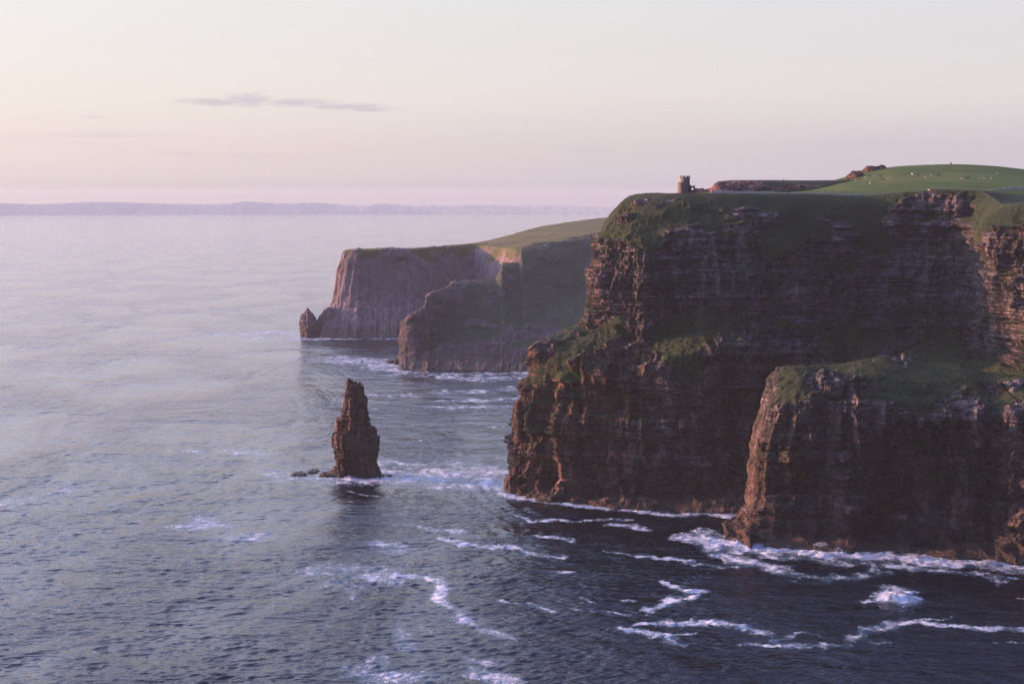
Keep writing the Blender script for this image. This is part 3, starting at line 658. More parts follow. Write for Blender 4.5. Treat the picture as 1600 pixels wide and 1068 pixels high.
    for px, py, w_, h_ in () and ((852, 777, 4.5, 3.2), (945, 787, 6, 3.0), (990, 793, 4, 2), (1283, 858, 7, 3.4), (1310, 862, 4, 2.2), (1185, 855, 6, 1.8), (1430, 872, 6, 2.0), (1545, 880, 6, 1.8), (545, 748, 5, 4.5), (534, 746, 3, 3), (1012, 796, 3, 1.5)):
        q = sea(px, py); rx = (x - q[0]) / w_; ry = (y - q[1]) / 4.0
        bump = np.exp(-rx ** 2 - ry ** 2) * (1 + .9 * grain)
        z += h_ * bump; foam = np.maximum(foam, sst(bump, .2, .5))
    far = sst(RR, 2500, 6000)
    z *= (1 - far)
    P = np.stack([x, y, z], -1)[:, ::-1]
    me = mesh_grid('sea', P, M_sea, {'foam': foam[:, ::-1]}, smooth=True)
    return link('sea', me, kind='structure')

def sea_material():
    m, nt, b, g = new_mat('sea_water')
    geo = nn(nt, 'ShaderNodeNewGeometry'); pos = geo.outputs['Position']
    fo = nn(nt, 'ShaderNodeAttribute', attribute_name='foam').outputs['Fac']
    wv = g.vm('SUBTRACT', g.noise(pos, .10, 4, .6, out=1), (.5, .5, .5)); wp = g.vm('ADD', pos, g.vm('MULTIPLY', wv, (9.0, 13.0, 0)))
    w1 = g.noise(g.sc3(wp, 1, .7, 1), .16, 6, .66); w2 = g.noise(g.sc3(wp, 1, .8, 1), .55, 5, .65); w3 = g.noise(pos, 2.2, 4, .7)
    web = g.m('SUBTRACT', .5, g.m('MULTIPLY', g.m('ABSOLUTE', g.m('SUBTRACT', w2, .5)), 4.2))
    n = g.m('ADD', g.m('MULTIPLY', g.m('SUBTRACT', w1, .5), 3.3), g.m('ADD', g.m('MULTIPLY', web, .55), g.m('MULTIPLY', g.m('SUBTRACT', w3, .5), 1.3)))
    f = g.m('ADD', g.m('MULTIPLY', fo, .98), n)
    wash = g.m('MULTIPLY', g.ss(g.m('ADD', fo, g.m('MULTIPLY', g.m('SUBTRACT', w1, .5), 1.6)), .15, 1.1), .26)
    f = g.m('MULTIPLY', g.m('MAXIMUM', g.m('MULTIPLY', g.ss(f, .50, 1.25), .95), wash), g.ss(fo, .03, .34))
    body = g.mix(g.ss(g.noise(pos, .006, 3, .5), .35, .65), (.001, .0022, .008), (.0015, .0035, .012))
    body = g.mix(g.m('MULTIPLY', g.ss(fo, .0, .7), .6), body, (.06, .13, .16))      # aerated water round the foam
    c = g.mix(f, body, (.66, .66, .71))
    g.put(b.inputs['Base Color'], c)
    g.put(b.inputs['Roughness'], g.m('ADD', .09, g.m('MULTIPLY', f, .7)))
    b.inputs['IOR'].default_value = 1.45
    a1 = g.noise(g.sc3(pos, .55, 1.0, 1), .8, 7, .66)
    a2 = g.noise(g.sc3(pos, .6, 1.0, 1), .16, 4, .6)
    a3 = g.noise(g.sc3(pos, .45, 1.0, 1), .062, 3, .6, .3)
    hgt = g.m('ADD', g.m('MULTIPLY', a1, .42), g.m('MULTIPLY', a2, .55))
    a4 = g.noise(g.sc3(pos, .38, 1.0, 1), .024, 4, .68, .3)
    hgt = g.m('ADD', hgt, g.m('ADD', g.m('MULTIPLY', a3, 2.6), g.m('MULTIPLY', a4, 5.0)))
    pt = g.noise(g.sc3(pos, 1, .55, 1), .009, 4, .55, .6)
    hgt = g.m('MULTIPLY', hgt, g.m('ADD', .55, g.m('MULTIPLY', g.ss(pt, .36, .64), .75)))
    hgt = g.m('ADD', hgt, g.m('MULTIPLY', f, .2))
    bp = nn(nt, 'ShaderNodeBump'); bp.inputs['Strength'].default_value = 1.0; bp.inputs['Distance'].default_value = 1.0
    g.put(bp.inputs['Height'], hgt); g.L(bp.outputs[0], b.inputs['Normal'])
    return m
M_sea = sea_material()
build_sea()

# ------------------------------------------------------------------ sea stacks (closed lofts)
def stack(name, prof, Y, depth, seed, mat, step=.45, s=.5, corner=.0, yoff=0, tweak=None, **kw):
    """prof: (py, left px, right px) from top to water; a four-cornered plan turned so one face looks left"""
    rows = []
    for (py, l, r) in prof:
        a, b_ = at(l, py, Y), at(r, py, Y); rows.append(((a[0] + b_[0]) / 2, (b_[0] - a[0]) / 2, a[2]))
    rows = np.array(rows); zt, zb = rows[0, 2], -4.0
    nz = int((zt - zb) / step); zs = np.linspace(zt, zb, nz)
    cx = np.interp(-zs, -rows[:, 2], rows[:, 0]); hw = np.interp(-zs, -rows[:, 2], rows[:, 1])
    nth = int(2 * math.pi * hw.max() / step * 1.1); th = np.linspace(0, 2 * math.pi, nth, endpoint=False)
    T, Z = np.meshgrid(th, zs, indexing='ij')
    HW = np.repeat(hw[None], nth, 0); CX = np.repeat(cx[None], nth, 0)
    # rounded polygon plan: corners turned towards lower left front
    ct, st = np.cos(T), np.sin(T)
    p = 3.2; rad = (np.abs(np.cos(T + corner)) ** p + np.abs(np.sin(T + corner)) ** p) ** (-1 / p)
    ext = np.abs(rad * ct).max(axis=0)                         # normalise the half width seen from the front
    x = rad * ct / ext; y = rad * st / ext
    DP = depth * (.35 + .65 * HW / hw.max())
    P = np.stack([CX + x * HW, Y + yoff + y * DP, Z], -1)
    N = np.stack([ct, st, 0 * ct], -1)
    U = T * hw.max()
    d = rock_disp(P, N, U, seed, s, .8, .9, 1.2)
    lim = np.clip(HW / 6, .12, 1)
    d = d - d.mean() + .2; P = P + N * (d * lim * .62)[..., None]
    if tweak is not None: P = tweak(P, T)
    # close the top
    top = P[:, :1].mean(axis=0, keepdims=True).repeat(nth, 0); P = np.concatenate([top, P], 1)
    P = P[::-1]
    me = mesh_grid(name, P, mat, {'grass': np.zeros(P.shape[:2])}, wrap=True)
    return link(name, me, **kw)

prof = [(600, 545, 564), (606, 543.5, 566.5), (613, 542, 568), (620, 541, 570.5), (630, 540, 571.5), (640, 538.5, 572), (651, 536.5, 574), (652.5, 528, 577), (664, 528, 578.5), (666, 527, 585), (671, 526.5, 586),
        (672.5, 522.5, 586.5), (679, 522, 587), (680.5, 521.5, 592), (690, 522, 590), (700, 522.5, 589.5), (706, 524.5, 588.5), (715, 524.5, 588), (725, 524, 589), (733, 522, 590.5), (740, 517, 592), (746, 512, 594)]
Yst = sea(560, 744)[1] + 2
def stack_tweak(P, T):
    # sea cave at the foot, notch by the right-hand pinnacle
    c = at(553, 730, Yst)
    r = np.abs((P[..., 0] - c[0] + .10 * (P[..., 2] - c[2])) / 6.2) ** 3 + np.abs((P[..., 2] - c[2]) / 11) ** 3
    w = np.where(P[..., 1] < Yst, sst(1.1 - r, 0, .3), 0); P[..., 1] += 8.5 * w
    c = at(540, 726, Yst)
    r = ((P[..., 0] - c[0]) / 5) ** 2 + ((P[..., 2] - c[2]) / 6) ** 2
    w = np.where(P[..., 1] < Yst, sst(1.1 - r, 0, .5), 0); P[..., 1] += 3.5 * w
    return P
stack('sea_stack', prof, Yst, 10.5, 33, M_stack, step=.33, s=.5, corner=-.38, tweak=stack_tweak,
      label="tall ragged brown rock pillar standing alone in the sea with foam round its foot", cat="sea stack")
# pinnacles that crown the stack are parts of it
so = bpy.data.objects['sea_stack']
def pinn(px0, px1, pyt, pyb, Y, seed, dep, parent=None, name='pinnacle', mat=None, **kw):
    m_ = (px0 + px1) / 2; w = px1 - px0; hh = pyb - pyt
    pr = [(pyt, m_ - w * .22, m_ + w * .16), (pyt + hh * .06, m_ - w * .42, m_ + w * .38), (pyt + hh * .3, m_ - w * .48, m_ + w * .48), (pyt + hh * .8, px0, px1), (pyb, px0 - 1, px1 + 1)]
    rows = []
    for (py, l, r) in pr:
        a, b_ = at(l, py, Y), at(r, py, Y); rows.append(((a[0] + b_[0]) / 2, (b_[0] - a[0]) / 2, a[2]))
    rows = np.array(rows); nzz = max(12, int((rows[0, 2] - rows[-1, 2]) / .35)); zs = np.linspace(rows[0, 2], rows[-1, 2], nzz)
    cx = np.interp(-zs, -rows[:, 2], rows[:, 0]); hw = np.interp(-zs, -rows[:, 2], rows[:, 1])
    nth = 28; th = np.linspace(0, 2 * math.pi, nth, endpoint=False); T, Z = np.meshgrid(th, zs, indexing='ij')
    rad = .92 * (np.abs(np.cos(T - .4)) ** 3.5 + np.abs(np.sin(T - .4)) ** 3.5) ** (-1 / 3.5)
    P = np.stack([cx[None] + rad * np.cos(T) * hw[None], Y + rad * np.sin(T) * dep * (.3 + .7 * hw[None] / hw.max()), Z], -1)
    N = np.stack([np.cos(T), np.sin(T), 0 * T], -1)
    P += N * (rock_disp(P, N, T * hw.max(), seed, .3, .7, 1, 1.2) * np.clip(hw / 3, .1, .8)[None])[..., None]
    P = np.concatenate([P[:, :1].mean(axis=0, keepdims=True).repeat(nth, 0), P], 1)[::-1]
    me = mesh_grid(name, P, mat or M_stack, {'grass': np.zeros(P.shape[:2])}, wrap=True)
    return link(name, me, parent=parent, **kw)
for k_, (a0, a1, t_, b_, dy, dp) in enumerate(((541.5, 549, 590, 640, 0, 2.6), (547.5, 553.5, 593, 628, 1, 2.4), (552.5, 558, 595.5, 625, 2, 2.2), (558.5, 565, 596.5, 640, 0, 3.0), (563.5, 569, 601, 650, 1, 3.2), (568.5, 573, 618, 650, 0, 2.5),
    (525.5, 534, 652.5, 690, -2, 3.5), (537.8, 543, 614, 662, -1, 2.4), (578, 586.5, 667, 700, -1, 4), (545, 553, 622, 672, -8, 3), (560, 568, 640, 690, -9, 3))):
    pinn(a0, a1, t_, b_, Yst + dy, 41 + k_, dp, so)
# far stack and its neighbour tooth
prof2 = [(481.5, 479, 481.5), (486, 475.5, 485), (492, 471.5, 489), (500, 470, 493.5), (508, 469.5, 497), (516, 468.5, 500), (527, 468, 503)]
Yf = sea(485, 526)[1] + 8
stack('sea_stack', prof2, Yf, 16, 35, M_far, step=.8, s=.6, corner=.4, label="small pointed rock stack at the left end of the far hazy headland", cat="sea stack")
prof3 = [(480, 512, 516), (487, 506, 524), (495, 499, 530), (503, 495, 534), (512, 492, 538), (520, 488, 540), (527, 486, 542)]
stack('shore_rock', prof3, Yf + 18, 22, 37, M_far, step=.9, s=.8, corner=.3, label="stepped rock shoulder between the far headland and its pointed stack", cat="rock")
# finger of rock beside the left foot of the headland
Yp = sea(812, 772)[1] + 14
pinn(804, 817, 625, 690, Yp, 51, 3.5, None, 'rock_pinnacle', M_stack, label="thin leaning finger of rock standing off the headland's left flank", cat="rock pinnacle")

def boulder(name, px0, px1, pyt, pyb, Y=None, seed=0, mat=None, flat=1.0, zoff=0, depth=None, **kw):
    if Y is None: Y = sea((px0 + px1) / 2, pyb)[1]
    a = at(px0, pyb, Y); b_ = at(px1, pyb, Y); t = at((px0 + px1) / 2, pyt, Y)
    w = (b_[0] - a[0]) / 2; h = max(.3, t[2] - a[2]); dp = depth or w * .7
    n, m_ = 40, 22
    th = np.linspace(0, 2 * math.pi, n, endpoint=False); ph = np.linspace(0, 1, m_)
    T, F = np.meshgrid(th, ph, indexing='ij')
    rad = np.where(F < .5, (F / .5) ** .6, 1 + .15 * (F - .5))
    zz = a[2] + h * (1 - np.clip((F - .15) / .6, 0, 1) ** 1.5) - np.clip(F - .75, 0, 1) * 4 * h * .5
    ns = 5 + seed % 3; kk = np.floor(F * 4) * 1.7 + seed; pg = 1 / np.cos((((T + kk) * ns / (2 * math.pi)) % 1 - .5) * 2 * math.pi / ns) * .82
    rad = rad * pg
    x = (a[0] + b_[0]) / 2 + rad * np.cos(T) * w; y = Y + rad * np.sin(T) * dp
    nz_ = fbm(x / (w * .5), y / (w * .5), zz / (h * .7), 4, seed)
    st = steps1(zz, h * .3, seed, .2)
    x = x + np.cos(T) * w * (.35 * nz_ + .1 * st) * np.clip(rad, 0, 1); y = y + np.sin(T) * dp * (.35 * nz_ + .1 * st) * np.clip(rad, 0, 1)
    zz = zz + h * .35 * fbm(x / (w * .35), y / (w * .35), x * 0, 4, seed + 3) * (F < .9)
    if name == 'sea_rock': q_ = max(.35, h * .28); zz = np.where(zz > a[2], np.floor(zz / q_ + .35 * nz_) * q_, zz)
    P = np.stack([x, y, zz + zoff], -1)[::-1]
    cx, cy, cz = (a[0] + b_[0]) / 2, Y, a[2]
    P[..., 0] -= cx; P[..., 1] -= cy; P[..., 2] -= cz
    me = mesh_grid(name, P, mat or M_stack, {'grass': np.zeros(P.shape[:2])}, wrap=True)
    return link(name, me, loc=(cx, cy, cz), **kw)
for i, (a_, b_, c_, d_, lb) in enumerate([
    (452, 480, 737.0, 741.5, "flat wet reef rock at the left end of the skerries, in the foam"),
    (480, 499, 732.5, 736.5, "low humped rock between the flat reef and the tall stack"),
    (496, 534, 735.5, 742.5, "long low rock apron joining the left foot of the tall stack"),
    (593, 602, 740, 743.5, "small dark rock just right of the tall stack's foot"),
    (603, 614, 741, 743.5, "small dark rock farthest right of the tall stack"),
    (603, 616, 557 + 4, 566, "dark rock awash off the left foot of the middle headland"),
    (616, 624, 558, 567.5, "dark rock touching the left foot of the middle headland")]):
    boulder('sea_rock', a_, b_, c_ + (d_ - c_) * .3, d_, seed=60 + i, label=lb, cat="rock", group="low rocks awash in the sea", depth=9 if i < 3 else (5 if i < 5 else 14))

# ------------------------------------------------------------------ small things on the cliff top
from mathutils.bvhtree import BVHTree
def bvh(o, lo=None):
    me = o.data; n = len(me.vertices); co = np.empty(n * 3, np.float32); me.vertices.foreach_get('co', co)
    pl = np.empty(len(me.polygons) * 4, np.int32); me.polygons.foreach_get('vertices' if False else 'loop_start', pl[:len(me.polygons)])
    lv = np.empty(len(me.loops), np.int32); me.loops.foreach_get('vertex_index', lv)
    return BVHTree.FromPolygons(co.reshape(-1, 3).tolist(), lv.reshape(-1, 4).tolist())
T_hill = bvh(field_o)
def hit(px, py, T=None, fallback=1500):
    d = Vector(ray(px, py)).normalized(); r = (T or T_hill).ray_cast(Vector((0, 0, H)), d)
    return r[0] if r[0] is not None else Vector(at(px, py, fallback))
def drop(x, y, T=None):
    r = (T or T_hill).ray_cast(Vector((x, y, 600)), Vector((0, 0, -1))); return r[0].z if r[0] is not None else None

# red quarried cliff beyond the tower
qc = []
for px, ptop, pr, Y in ((1085, 303, 303, 1340), (1106, 297.5, 299, 1335), (1117, 286, 287.5, 1320), (1121, 283.5, 285, 1305), (1145, 281.5, 284, 1310), (1190, 281.2, 284.5, 1315), (1225, 281.5, 286, 1325), (1258, 281.8, 290, 1335), (1300, 281.5, 293, 1350), (1345, 281.5, 295, 1370)):
    qc.append([A4(px + 6, ptop + 1, Y + 200, 1, .05), A4(px + 1, ptop, Y + 40, 1, .05), A4(px, pr, Y + 8, .6, .25), A4(px, (pr + 301) / 2, Y, 0, .5), A4(px, 301, Y - 5, .05, .5), A4(px, 306, Y - 10, 1, .5)])
q_o, _ = cliff('quarry_cliff', np.array(qc), .7, 21, M_red, s=.7, rib=1.6, bed=.8, block=1.2, lump=.6)

def tube_mesh(name, r0, r1, z0, z1, cx, cy, mat, n=40, wall=None, rings=6, jag=.06, seed=0):
    bm = bmesh.new(); rr = random.Random(seed); vv = []
    for k in range(rings + 1):
        t = k / rings; r = r0 + (r1 - r0) * t; z = z0 + (z1 - z0) * t
        vv.append([bm.verts.new((cx + (r + rr.uniform(-jag, jag)) * math.cos(2 * math.pi * i / n), cy + (r + rr.uniform(-jag, jag)) * math.sin(2 * math.pi * i / n), z)) for i in range(n)])
    for k in range(rings):
        for i in range(n): bm.faces.new((vv[k][i], vv[k][(i + 1) % n], vv[k + 1][(i + 1) % n], vv[k + 1][i]))
    bm.faces.new(list(reversed(vv[0]))); bm.faces.new(vv[-1])
    me = bpy.data.meshes.new(name); bm.to_mesh(me); bm.free(); me.materials.append(mat); return me
def boxes_mesh(name, bx, mat, bevel=0.0):
    """bx: list of (cx,cy,cz,sx,sy,sz,rotz)"""
    bm = bmesh.new()
    for cx, cy, cz, sx, sy, sz, rz in bx:
        M = Matrix.Translation((cx, cy, cz)) @ Matrix.Rotation(rz, 4, 'Z') @ Matrix.Diagonal((sx, sy, sz, 1))
        r = bmesh.ops.create_cube(bm, size=1, matrix=M)
        if bevel:
            es = list({e for v in r['verts'] for e in v.link_edges}); bmesh.ops.bevel(bm, geom=es, offset=bevel, segments=1, affect='EDGES')
    me = bpy.data.meshes.new(name); bm.to_mesh(me); bm.free(); me.materials.append(mat); return me
def empty(name, loc, label, cat, group=None, rz=0):
    o = bpy.data.objects.new(name, None); col.objects.link(o); o.location = loc; o.rotation_euler.z = rz
    o['label'] = label; o['category'] = cat
    if group: o['group'] = group
    return o

def tower():
    Y = 1004.0; p = at(1067, 302.6, Y); k = Y / FPX          # metres per picture pixel there
    t = empty('watch_tower', p, "round grey stone watchtower with battlements at the cliff edge", "tower")
    def X(px): return (px - 1067) * k
    hz = lambda py: (302.6 - py) * k
    def part(me, par=t, **kw): return link(me.name, me, parent=par)
    dr = part(tube_mesh('drum_wall', 3.75, 3.6, -2, hz(285.6), X(1066.2), -1.2, M_tower, rings=8, seed=1))
    part(tube_mesh('parapet', 3.78, 3.72, hz(286.0), hz(284.7), X(1066.2), -1.2, M_tower, rings=2, seed=2), dr)
    tu = part(tube_mesh('turret_wall', 3.45, 3.35, -2, hz(277.6), X(1070.6), 2.0, M_tower, rings=10, seed=3))
    part(tube_mesh('corbel_ring', 3.5, 3.66, hz(279.0), hz(277.4), X(1070.6), 2.0, M_tower, rings=2, seed=4), tu)
    bx = []
    for i in range(9):
        a = 2 * math.pi * i / 9 + .2
        bx.append((X(1070.6) + 3.38 * math.cos(a), 2.0 + 3.38 * math.sin(a), hz(276.2), .5, 1.35, 1.25, a))
    for b1 in bx: part(boxes_mesh('battlement', [b1], M_tower, .05), tu)
    an = [(X(1079.0), .6, hz(296.5), .9, 3.4, 6.5, 0), (X(1084.6), .6, hz(296.7), .8, 3.4, 6.3, 0), (X(1081.8), .6, hz(292.2), 1.8, 3.2, 1.3, 0), (X(1081.8), .6, hz(300.2), 1.8, 3.2, 3.2, 0)]
    part(boxes_mesh('annex_wall', an, M_tower, .04))
    for cx, cy, r, ang, z, w_, h_, nm in ((X(1066.2), -1.2, 3.68, -1.75, hz(292.5), .55, 1.5, 'window'), (X(1066.2), -1.2, 3.70, -.75, hz(293.5), .55, 1.3, 'window'), (X(1070.6), 2, 3.40, -1.0, hz(283), .5, 1.3, 'window'),
                                          (X(1070.6), 2, 3.40, -.35, hz(289.5), .5, 1.4, 'window'), (X(1066.2), -1.2, 3.72, -1.25, hz(300.2), 1.0, 2.0, 'door')):
        part(boxes_mesh(nm, [(cx + r * math.cos(ang), cy + r * math.sin(ang), z, .16, w_, h_, ang)], M_dark))
tower()

def wall_mesh(name, pts, h, th, mat, slab=1.6, seed=0):
    rr = random.Random(seed); bx = []
    for a, b_ in zip(pts[:-1], pts[1:]):
        a, b_ = Vector(a), Vector(b_); L = (b_ - a).length; n = max(1, int(L / slab)); ang = math.atan2((b_ - a).y, (b_ - a).x)
        for i in range(n):
            c = a.lerp(b_, (i + .5) / n); hh = h * rr.uniform(.78, 1.12)
            bx.append((c.x + rr.uniform(-.05, .05), c.y + rr.uniform(-.05, .05), c.z + hh / 2 - .6, L / n * 1.03, th, hh + 1.2, ang + rr.uniform(-.04, .04)))
    return boxes_mesh(name, bx, mat, .03)
def w_obj(name, pts, h, th, mat, **kw):
    o0 = Vector(pts[0]); me = wall_mesh(name, [Vector(p) - o0 for p in pts], h, th, mat); return link(name, me, loc=o0, **kw)
w_obj('flagstone_wall', [at(px, py, 1048) for px, py in ((1112, 300.6), (1150, 301), (1200, 302.4), (1250, 303.4), (1300, 304.6), (1350, 305.8), (1402, 306.4))], 1.4, .35, M_wall,
      label="long pale flagstone fence running along the cliff top right of the tower", cat="stone wall", group="pale flagstone fences")
w_obj('flagstone_wall', [at(px, py, Y) for px, py, Y in ((1528, 300, 1090), (1545, 298.4, 1095), (1560, 296.4, 1100), (1577, 295, 1105), (1600, 294.6, 1110), (1640, 295.5, 1110), (1700, 299, 1110))], 1.1, .35, M_wall,
      label="short curving pale flagstone fence at the right edge below the pasture", cat="stone wall", group="pale flagstone fences")
def bank():
    pts = [hit(px, py, fallback=1300) for px, py in ((1212, 301.3), (1232, 299.6), (1250, 298.6), (1270, 296.0), (1290, 291.5), (1308, 287.0), (1325, 283.6), (1345, 281.2))]
    C = []
    for p in pts:
        C.append([[p.x - .5, p.y + 3, p.z - 1.5, 1, 1], [p.x, p.y + .8, p.z + 1.7, 1, 1], [p.x, p.y - .8, p.z + 1.6, 1, 1], [p.x + .5, p.y - 3, p.z - 1.5, 1, 1]])
    Q = lattice(np.array(C), .6)[..., :3]; Q += .45 * fbm(Q[..., 0] / 3, Q[..., 1] / 3, Q[..., 2] / 3, 4, 97)[..., None]
    link('field_bank', mesh_grid('field_bank', Q[::-1], M_bank), label="dark overgrown bank curving along the lower left edge of the pasture", cat="bank")
bank()
def platform():
    Y = 975.0; p = at(1469, 299.3, Y); k = Y / FPX; L = 32.5 * k
    t = empty('viewing_platform', p, "pinkish stone walled viewing platform on the cliff rim below the pasture", "viewing platform")
    link('paving', boxes_mesh('paving', [(0, 2.5, -1.0, L, 5, 1.6, 0)], M_wall, .05), parent=t)
    bx = []; n = 9; rr = random.Random(5)
    for i in range(n): bx.append((-L / 2 + (i + .5) * L / n, 0, .45 + rr.uniform(-.05, .05), L / n * 1.01, .4, 2.3, rr.uniform(-.02, .02)))
    link('parapet', boxes_mesh('parapet', bx, M_platform, .04), parent=t)
    for sx in (-1, 1): link('end_wall', boxes_mesh('end_wall', [(sx * (L / 2 - .2), 2.6, .4, .4, 4.7, 2.2, 0)], M_platform, .04), parent=t)
M_platform = stone_material('pink_sandstone', (.26, .17, .14), (.42, .29, .24))
platform()

# outcrop on the left shoulder of the hill
boulder('rock_outcrop', 1322, 1352, 269, 284, Y=1440, seed=80, mat=M_out, depth=14, kind='structure')
boulder('rock_outcrop', 1340, 1392, 261.5, 279, Y=1500, seed=81, mat=M_out, depth=18, kind='structure')

# cairn and posts
def cairn():
    p = hit(1485.6, 258.0, fallback=1500); rr = random.Random(4); bx = []
    for lv in range(7):
        r = 1.5 * (1 - lv / 8); n = max(2, int(7 * (1 - lv / 8)))
        for i in range(n):
            a = 2 * math.pi * i / n + lv; bx.append((r * .6 * math.cos(a), r * .6 * math.sin(a), lv * .42 + .1, rr.uniform(.6, 1.0), rr.uniform(.5, .9), .48, rr.uniform(0, 3)))
    link('cairn', boxes_mesh('cairn', bx, M_tower, .1), loc=p, label="small stone cairn alone on top of the green hill", cat="cairn")
cairn()
for px, py, Y, hh, lb in ((1375.6, 264.0, 1500, 2.6, "thin dark post standing on the rocky shoulder of the hill"), (1224.5, 283.5, 1345, 2.2, "thin dark post on the grassy top of the red quarried cliff")):
    link('post', boxes_mesh('post', [(0, 0, hh / 2 - .5, .55, .55, hh + 1, .3), (0, 0, hh + .02, .7, .7, .12, .3)], M_dark, .05), loc=at(px, py, Y), label=lb, cat="post", group="dark posts on the skyline")
for px, w, hh, lb in ((1120.3, 1.2, 1.5, "upright pale stone slab nearest the foot of the quarried cliff's left end"), (1128.4, 1.0, 1.1, "small pale stone slab between the upright slab and the wide block"), (1143.6, 1.6, 1.1, "wide white stone block at the left end of the long flagstone fence")):
    link('stone_block', boxes_mesh('stone_block', [(0, 0, hh / 2 - .5, w, .8, hh + 1, .2), (0, 0, -.3, w * 1.25, 1.1, .9, .2)], M_white, .12), loc=at(px, 300.4, 1050), label=lb, cat="stone block", group="pale stone blocks by the path")

# grazing cattle: one prototype body grown with a skin modifier, then copied
def cow_mesh(i, grazing):
    V = [(-.95, 0, 1.22), (-.35, 0, 1.2), (.35, 0, 1.2), (.85, 0, 1.3)]
    head = [(1.2, 0, 1.05), (1.5, 0, .55), (1.72, 0, .2)] if grazing else [(1.2, 0, 1.6), (1.45, 0, 1.72), (1.85, 0, 1.55)]
    V += head; E = [(0, 1), (1, 2), (2, 3), (3, 4), (4, 5), (5, 6)]; R = [.40, .46, .44, .36, .24, .2, .12]
    for sx, root in ((-.85, 0), (.72, 3)):
        for sy in (-.26, .26):
            k = len(V); V += [(sx, sy, .85), (sx + (.06 if root else -.1), sy, .45), (sx, sy, .02)]; E += [(root, k), (k, k + 1), (k + 1, k + 2)]; R += [.2, .10, .08]
    k = len(V); V += [(-1.38, 0, 1.15), (-1.42, 0, .6)]; E += [(0, k), (k, k + 1)]; R += [.07, .05]
    me = bpy.data.meshes.new('cow_proto'); me.from_pydata(V, E, []); o = bpy.data.objects.new('cow_proto', me); col.objects.link(o)
    sk = o.modifiers.new('s', 'SKIN')
    for v, r in zip(me.skin_vertices[0].data, R): v.radius = (r, r)
    me.skin_vertices[0].data[1].use_root = True
    su = o.modifiers.new('d', 'SUBSURF'); su.levels = 1
    dg = bpy.context.evaluated_depsgraph_get(); m2 = bpy.data.meshes.new_from_object(o.evaluated_get(dg)); bpy.data.objects.remove(o)
    m2.name = 'cow'; m2.materials.clear(); m2.materials.append(M_cow[i]); return m2
CM = {(i, gz): cow_mesh(i, gz) for i, gz in ((0, True), (0, False), (1, True), (2, True))}
herd = [
 (1338, 283, 0, 1, 10, "cream cow at the far left by the dark bank, under the rock outcrop"), (1352.4, 278.6, 0, 0, 160, "large cream cow just right of the rock outcrop's foot"),
 (1365.6, 276.8, 0, 1, 20, "cream cow, left one of a close pair beside the outcrop"), (1368.4, 276.4, 0, 0, 200, "cream cow, right one of a close pair beside the outcrop"),
 (1375, 276.8, 1, 1, 30, "small brown cow just right of the close cream pair"), (1359.4, 288.2, 0, 0, 80, "lone cream cow standing lowest on the pasture, seen end-on"),
 (1378.4, 281.6, 1, 1, 5, "brown cow below the small brown one, left of a cream cow"), (1389.4, 280.0, 0, 1, 0, "cream cow right of the brown cow on the left pasture"),
 (1425.6, 274, 0, 0, 100, "pale cow highest up in the middle of the pasture, left of a brown one"), (1434, 275, 1, 1, 190, "brown cow second from the left in the middle group"),
 (1447, 278.8, 0, 1, 15, "cream cow lowest in the middle group"), (1455, 276.4, 0, 0, 70, "large pale cow facing the camera in the middle group"),
 (1466.6, 274.6, 2, 1, 0, "black cow right of the large pale cow"), (1504.0, 280.6, 0, 1, 0, "largest cream cow, leftmost of the right-hand group"),
 (1512, 279.8, 2, 1, 170, "black cow just right of the largest cream cow"), (1532, 280.6, 0, 1, 185, "cream cow, left one of two side by side on the right of the pasture"),
 (1538.4, 280.2, 0, 1, 10, "cream cow, right one of two side by side on the right of the pasture"), (1549, 280.8, 0, 0, 60, "cream cow farthest right in the right-hand group"), (1558.6, 272.2, 0, 1, 0, "distant pale cow alone near the top right of the hill")]
for px, py, i, gz, rz, lb in herd:
    p = hit(px, py); me = CM[(i, bool(gz) or i > 0)]
    o = link('cow', me, label=lb, cat="cow", group="cattle grazing on the pasture", loc=p); o.rotation_euler.z = math.radians(rz); o.scale = (1.2,) * 3

# loose rocks on the promontory and at the cliff foot
T_near = bvh(near_o)
for px0, px1, pt, pb, lb in ((1407.5, 1414.5, 552.5, 562, "upright pale stone on the grassy crest of the promontory"), (1392, 1407, 557.5, 563, "low flat pale ledge left of the upright stone on the crest"),
                            (1414, 1426, 558.5, 564, "low flat pale ledge right of the upright stone on the crest"), (1279, 1286, 589, 597.5, "small grey boulder in the grass above the left part of the promontory wall"),
                            (1412, 1420, 566, 574, "pale rock in the grass just below the upright stone")):
    p = hit((px0 + px1) / 2, pb, T_near, 810)
    boulder('boulder', px0, px1, pt, pb, Y=p.y, seed=int(px0), mat=M_pale, label=lb, cat="boulder", group="pale rocks on the promontory grass", depth=1.6)
for i, (px0, px1, pt, pb, lb) in enumerate(((1568, 1584, 594, 601, "flat grey rock at the upper left of the outcrop by the right edge"), (1583, 1604, 591, 600, "larger grey rock at the top of the outcrop, cut by the frame's edge"), (1576, 1590, 603, 609, "low grey rock at the bottom of the outcrop by the right edge"))):
    p = hit((px0 + px1) / 2, pb, T_near, 800)
    boulder('boulder', px0, px1, pt, pb, Y=p.y, seed=300 + i, mat=M_pale, zoff=-.6, label=lb, cat="boulder", group="grey outcrop rocks near the right edge", depth=3.5)
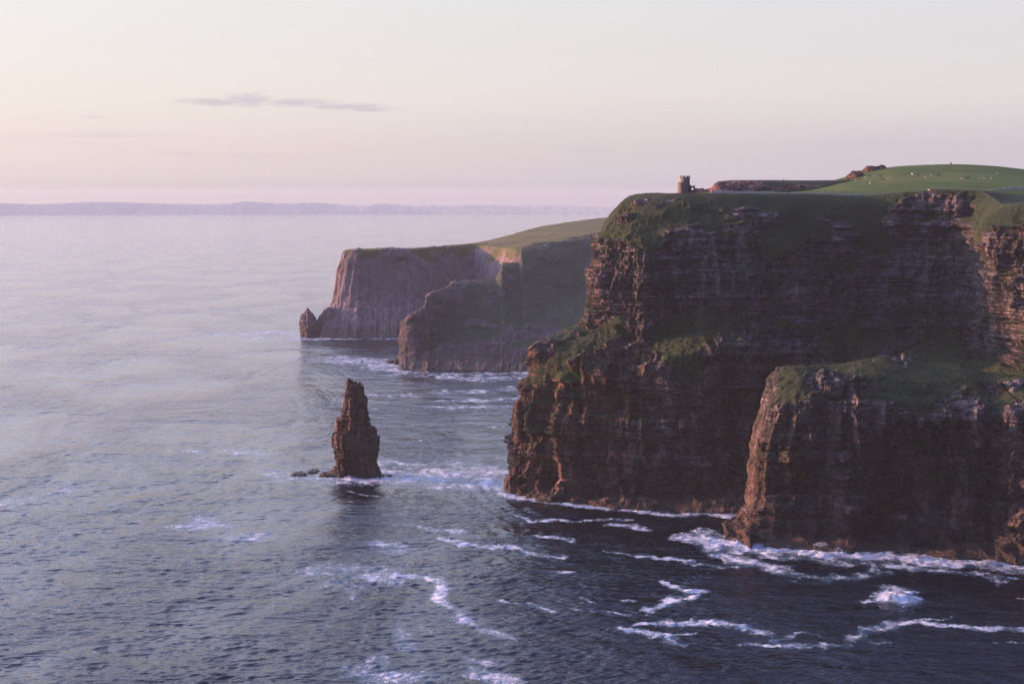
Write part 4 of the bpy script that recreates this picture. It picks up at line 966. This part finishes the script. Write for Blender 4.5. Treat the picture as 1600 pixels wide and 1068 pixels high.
for i, (px0, px1, pt, pb, Y, lb) in enumerate(((787, 818, 738, 776, 908, "big sunlit orange-brown boulder at the headland's left foot"), (829, 844, 752, 779, 896, "rounded sunlit boulder second from the left at the headland's foot"), (900, 912, 768, 786, 893, "small sunlit boulder at the headland's foot by the spray"), (955, 975, 758, 791, 882, "tall sunlit boulder buttress at the right end of the ribbed wall's foot"))):
    boulder('foot_rock', px0, px1, pt, pb, Y=Y, seed=320 + i, mat=M_stack, label=lb, cat="rock", group="rocks at the headland's foot", depth=(px1 - px0) * .3)

# white water thrown up at the rocks: countless drops, one mass
def spray():
    rr = np.random.RandomState(12); V = []; F = []
    for px, py, w_, h_ in SURF:
        q = sea(px, py); n = int(260 * w_ * h_ / 9)
        for i in range(n):
            t = rr.rand() ** 1.7; r = rr.randn() * (w_ * .55) * (1 - .5 * t)
            c = np.array([q[0] + r, q[1] + rr.randn() * 1.3, .1 + t * h_ * 1.15 * math.exp(-(r / w_) ** 2)])
            sz = .10 + .26 * rr.rand() ** 2 * (1.2 - t); k = len(V)
            for d in ((1, 1, 1), (1, -1, -1), (-1, 1, -1), (-1, -1, 1)):
                V.append(tuple(c + sz * np.array(d) * (.6 + .8 * rr.rand(3))))
            F += [(k, k + 1, k + 2), (k, k + 3, k + 1), (k, k + 2, k + 3), (k + 1, k + 3, k + 2)]
    me = bpy.data.meshes.new('sea_spray'); me.from_pydata(V, [], F); m, nt, b, g = new_mat('spray_water')
    b.inputs['Base Color'].default_value = (.6, .62, .66, 1); b.inputs['Roughness'].default_value = .6
    me.materials.append(m); link('sea_spray', me, kind='stuff')
spray()

# ------------------------------------------------------------------ evening haze
def haze():
    m = bpy.data.materials.new('evening_haze'); m.use_nodes = True; nt = m.node_tree; nt.nodes.clear()
    out = nn(nt, 'ShaderNodeOutputMaterial'); v = nn(nt, 'ShaderNodeVolumePrincipled')
    v.inputs['Color'].default_value = (.80, .89, .96, 1); v.inputs['Density'].default_value = HAZE
    v.inputs['Anisotropy'].default_value = .1
    nt.links.new(v.outputs[0], out.inputs['Volume'])
    me = bpy.data.meshes.new('haze'); bm = bmesh.new(); bmesh.ops.create_cube(bm, size=1)
    for q in bm.verts: q.co = Vector((q.co.x * 2 * 15900, q.co.y * 2 * 15900, -8 + (q.co.z + .5) * 250))
    bm.to_mesh(me); bm.free(); me.materials.append(m)
    link('haze', me, kind='stuff')
HAZE = 0.35e-4
haze()
